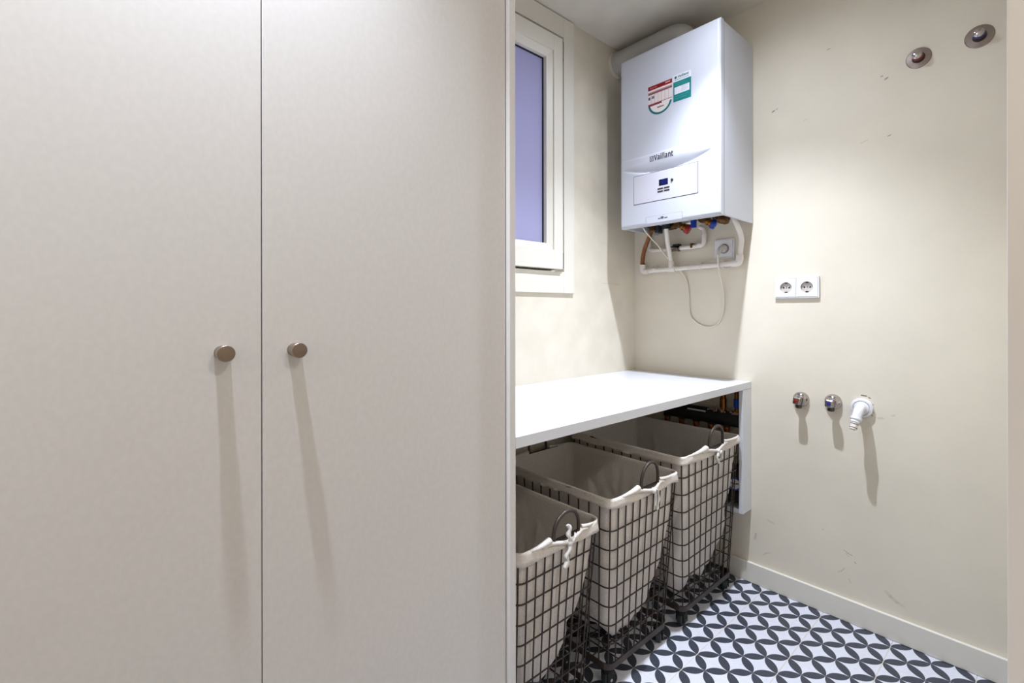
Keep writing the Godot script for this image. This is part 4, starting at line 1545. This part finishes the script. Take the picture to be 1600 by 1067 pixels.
	for e in bag.tails:
		st = begin()
		var pts := [k0]
		for q in e:
			pts.append(k0 + Vector3(q[0], q[1], q[2]))
		var sm := curve(pts, 5)
		var rr := []
		for i in sm.size():
			rr.append(0.0056 + 0.0014 * sin(i * 0.9 + sd))
		tube(st, sm, rr, 8, false, true, 0.45)
		part("tape", st, M.cotton_tape, tie)
	# gathered cloth from the knot to the rolled edges
	for s in [-1.0, 1.0]:
		st = begin()
		tube(st, curve([k0 + Vector3(0, 0.001, -0.002), k0 + Vector3(s * 0.018, 0.004, -0.003), Vector3(hx + s * hw * 0.62, cr.yt + 0.0, zf + 0.003), Vector3(hx + s * hw * 0.9, cr.yt - 0.004, zf + 0.004)], 4), [0.005, 0.0052, 0.0055, 0.006, 0.0062, 0.0066, 0.007, 0.0072, 0.0072, 0.007, 0.0062, 0.005, 0.002], 10, false, true, 0.8)
		part("gather", st, M.cotton, tie)

func make_baskets() -> void:
	var cs := caster_meshes()
	var c := Crate.new()
	c.yt = 0.600
	c.yb = 0.062
	c.top = Rect2(-0.531, 0.055, 0.443, 0.488)
	c.low = Rect2(-0.474, 0.085, 0.367, 0.430)
	basket("tallest wire laundry basket with cotton bag, beside the heating manifold", c, [0.532, 0.472, 0.411, 0.351, 0.294, 0.238, 0.180, 0.126], 10, 12, {"y": 0.125, "left": 0.004, "right": 0.045, "front": 0.012, "back": 0.03, "tilt": 0.018, "knot": -0.002, "tails": [[[0.004, -0.006, 0.006], [0.012, 0.0, 0.008], [0.020, -0.012, 0.004], [0.024, -0.030, 0.003]], [[-0.008, -0.010, 0.004], [-0.012, -0.022, 0.003], [-0.006, -0.034, 0.004], [0.004, -0.044, 0.003]]]}, 3, cs, 0.108, 0.070, -0.302)
	c = Crate.new()
	c.yt = 0.558
	c.yb = 0.062
	c.top = Rect2(-0.909, 0.060, 0.366, 0.477)
	c.low = Rect2(-0.884, 0.085, 0.312, 0.424)
	basket("middle-sized wire laundry basket with cotton bag, between the other two", c, [0.468, 0.412, 0.356, 0.300, 0.243, 0.187, 0.131], 10, 12, {"y": 0.135, "left": 0.006, "right": 0.055, "front": 0.012, "back": 0.03, "tilt": 0.008, "knot": 0.008, "tails": [[[0.008, 0.004, 0.006], [0.016, -0.006, 0.006], [0.022, -0.028, 0.004], [0.018, -0.050, 0.003], [0.015, -0.062, 0.003]], [[0.004, -0.012, 0.004], [0.010, -0.030, 0.003], [0.006, -0.046, 0.003]]]}, 7, cs, 0.091, 0.068, -0.722)
	c = Crate.new()
	c.yt = 0.518
	c.yb = 0.062
	c.top = Rect2(-1.253, 0.060, 0.304, 0.470)
	c.low = Rect2(-1.232, 0.085, 0.266, 0.410)
	basket("smallest wire laundry basket with cotton bag, against the cupboard side", c, [0.446, 0.394, 0.342, 0.290, 0.238, 0.186, 0.134], 10, 12, {"y": 0.120, "left": 0.01, "right": 0.100, "front": 0.012, "back": 0.05, "tilt": 0.03, "knot": 0.004, "tails": [[[-0.004, 0.012, 0.006], [-0.010, 0.024, 0.005], [-0.004, 0.036, 0.004], [-0.010, 0.048, 0.002]], [[-0.004, -0.014, 0.005], [-0.016, -0.028, 0.004], [-0.012, -0.042, 0.004], [-0.022, -0.056, 0.003]], [[0.010, 0.006, 0.004], [0.020, 0.018, 0.003], [0.014, 0.010, 0.006]]]}, 11, cs, 0.095, 0.060, -1.091)

func _ready() -> void:
	make_materials()
	set_camera()
	set_world()
	downlight(-0.585, 0.655, 4.4, "small recessed round downlight in the ceiling in front of the boiler")
	downlight(-1.920, 0.648, 3.9, "small recessed round downlight in the ceiling in front of the cupboard doors")
	added_hall_lamp(Vector3(-1.5, CEIL, 2.2), 1.55)
	make_room()
	make_window()
	make_cupboard()
	make_worktop()
	make_boiler()
	make_pipes()
	make_sockets()
	make_taps()
	make_manifold()
	make_baskets()
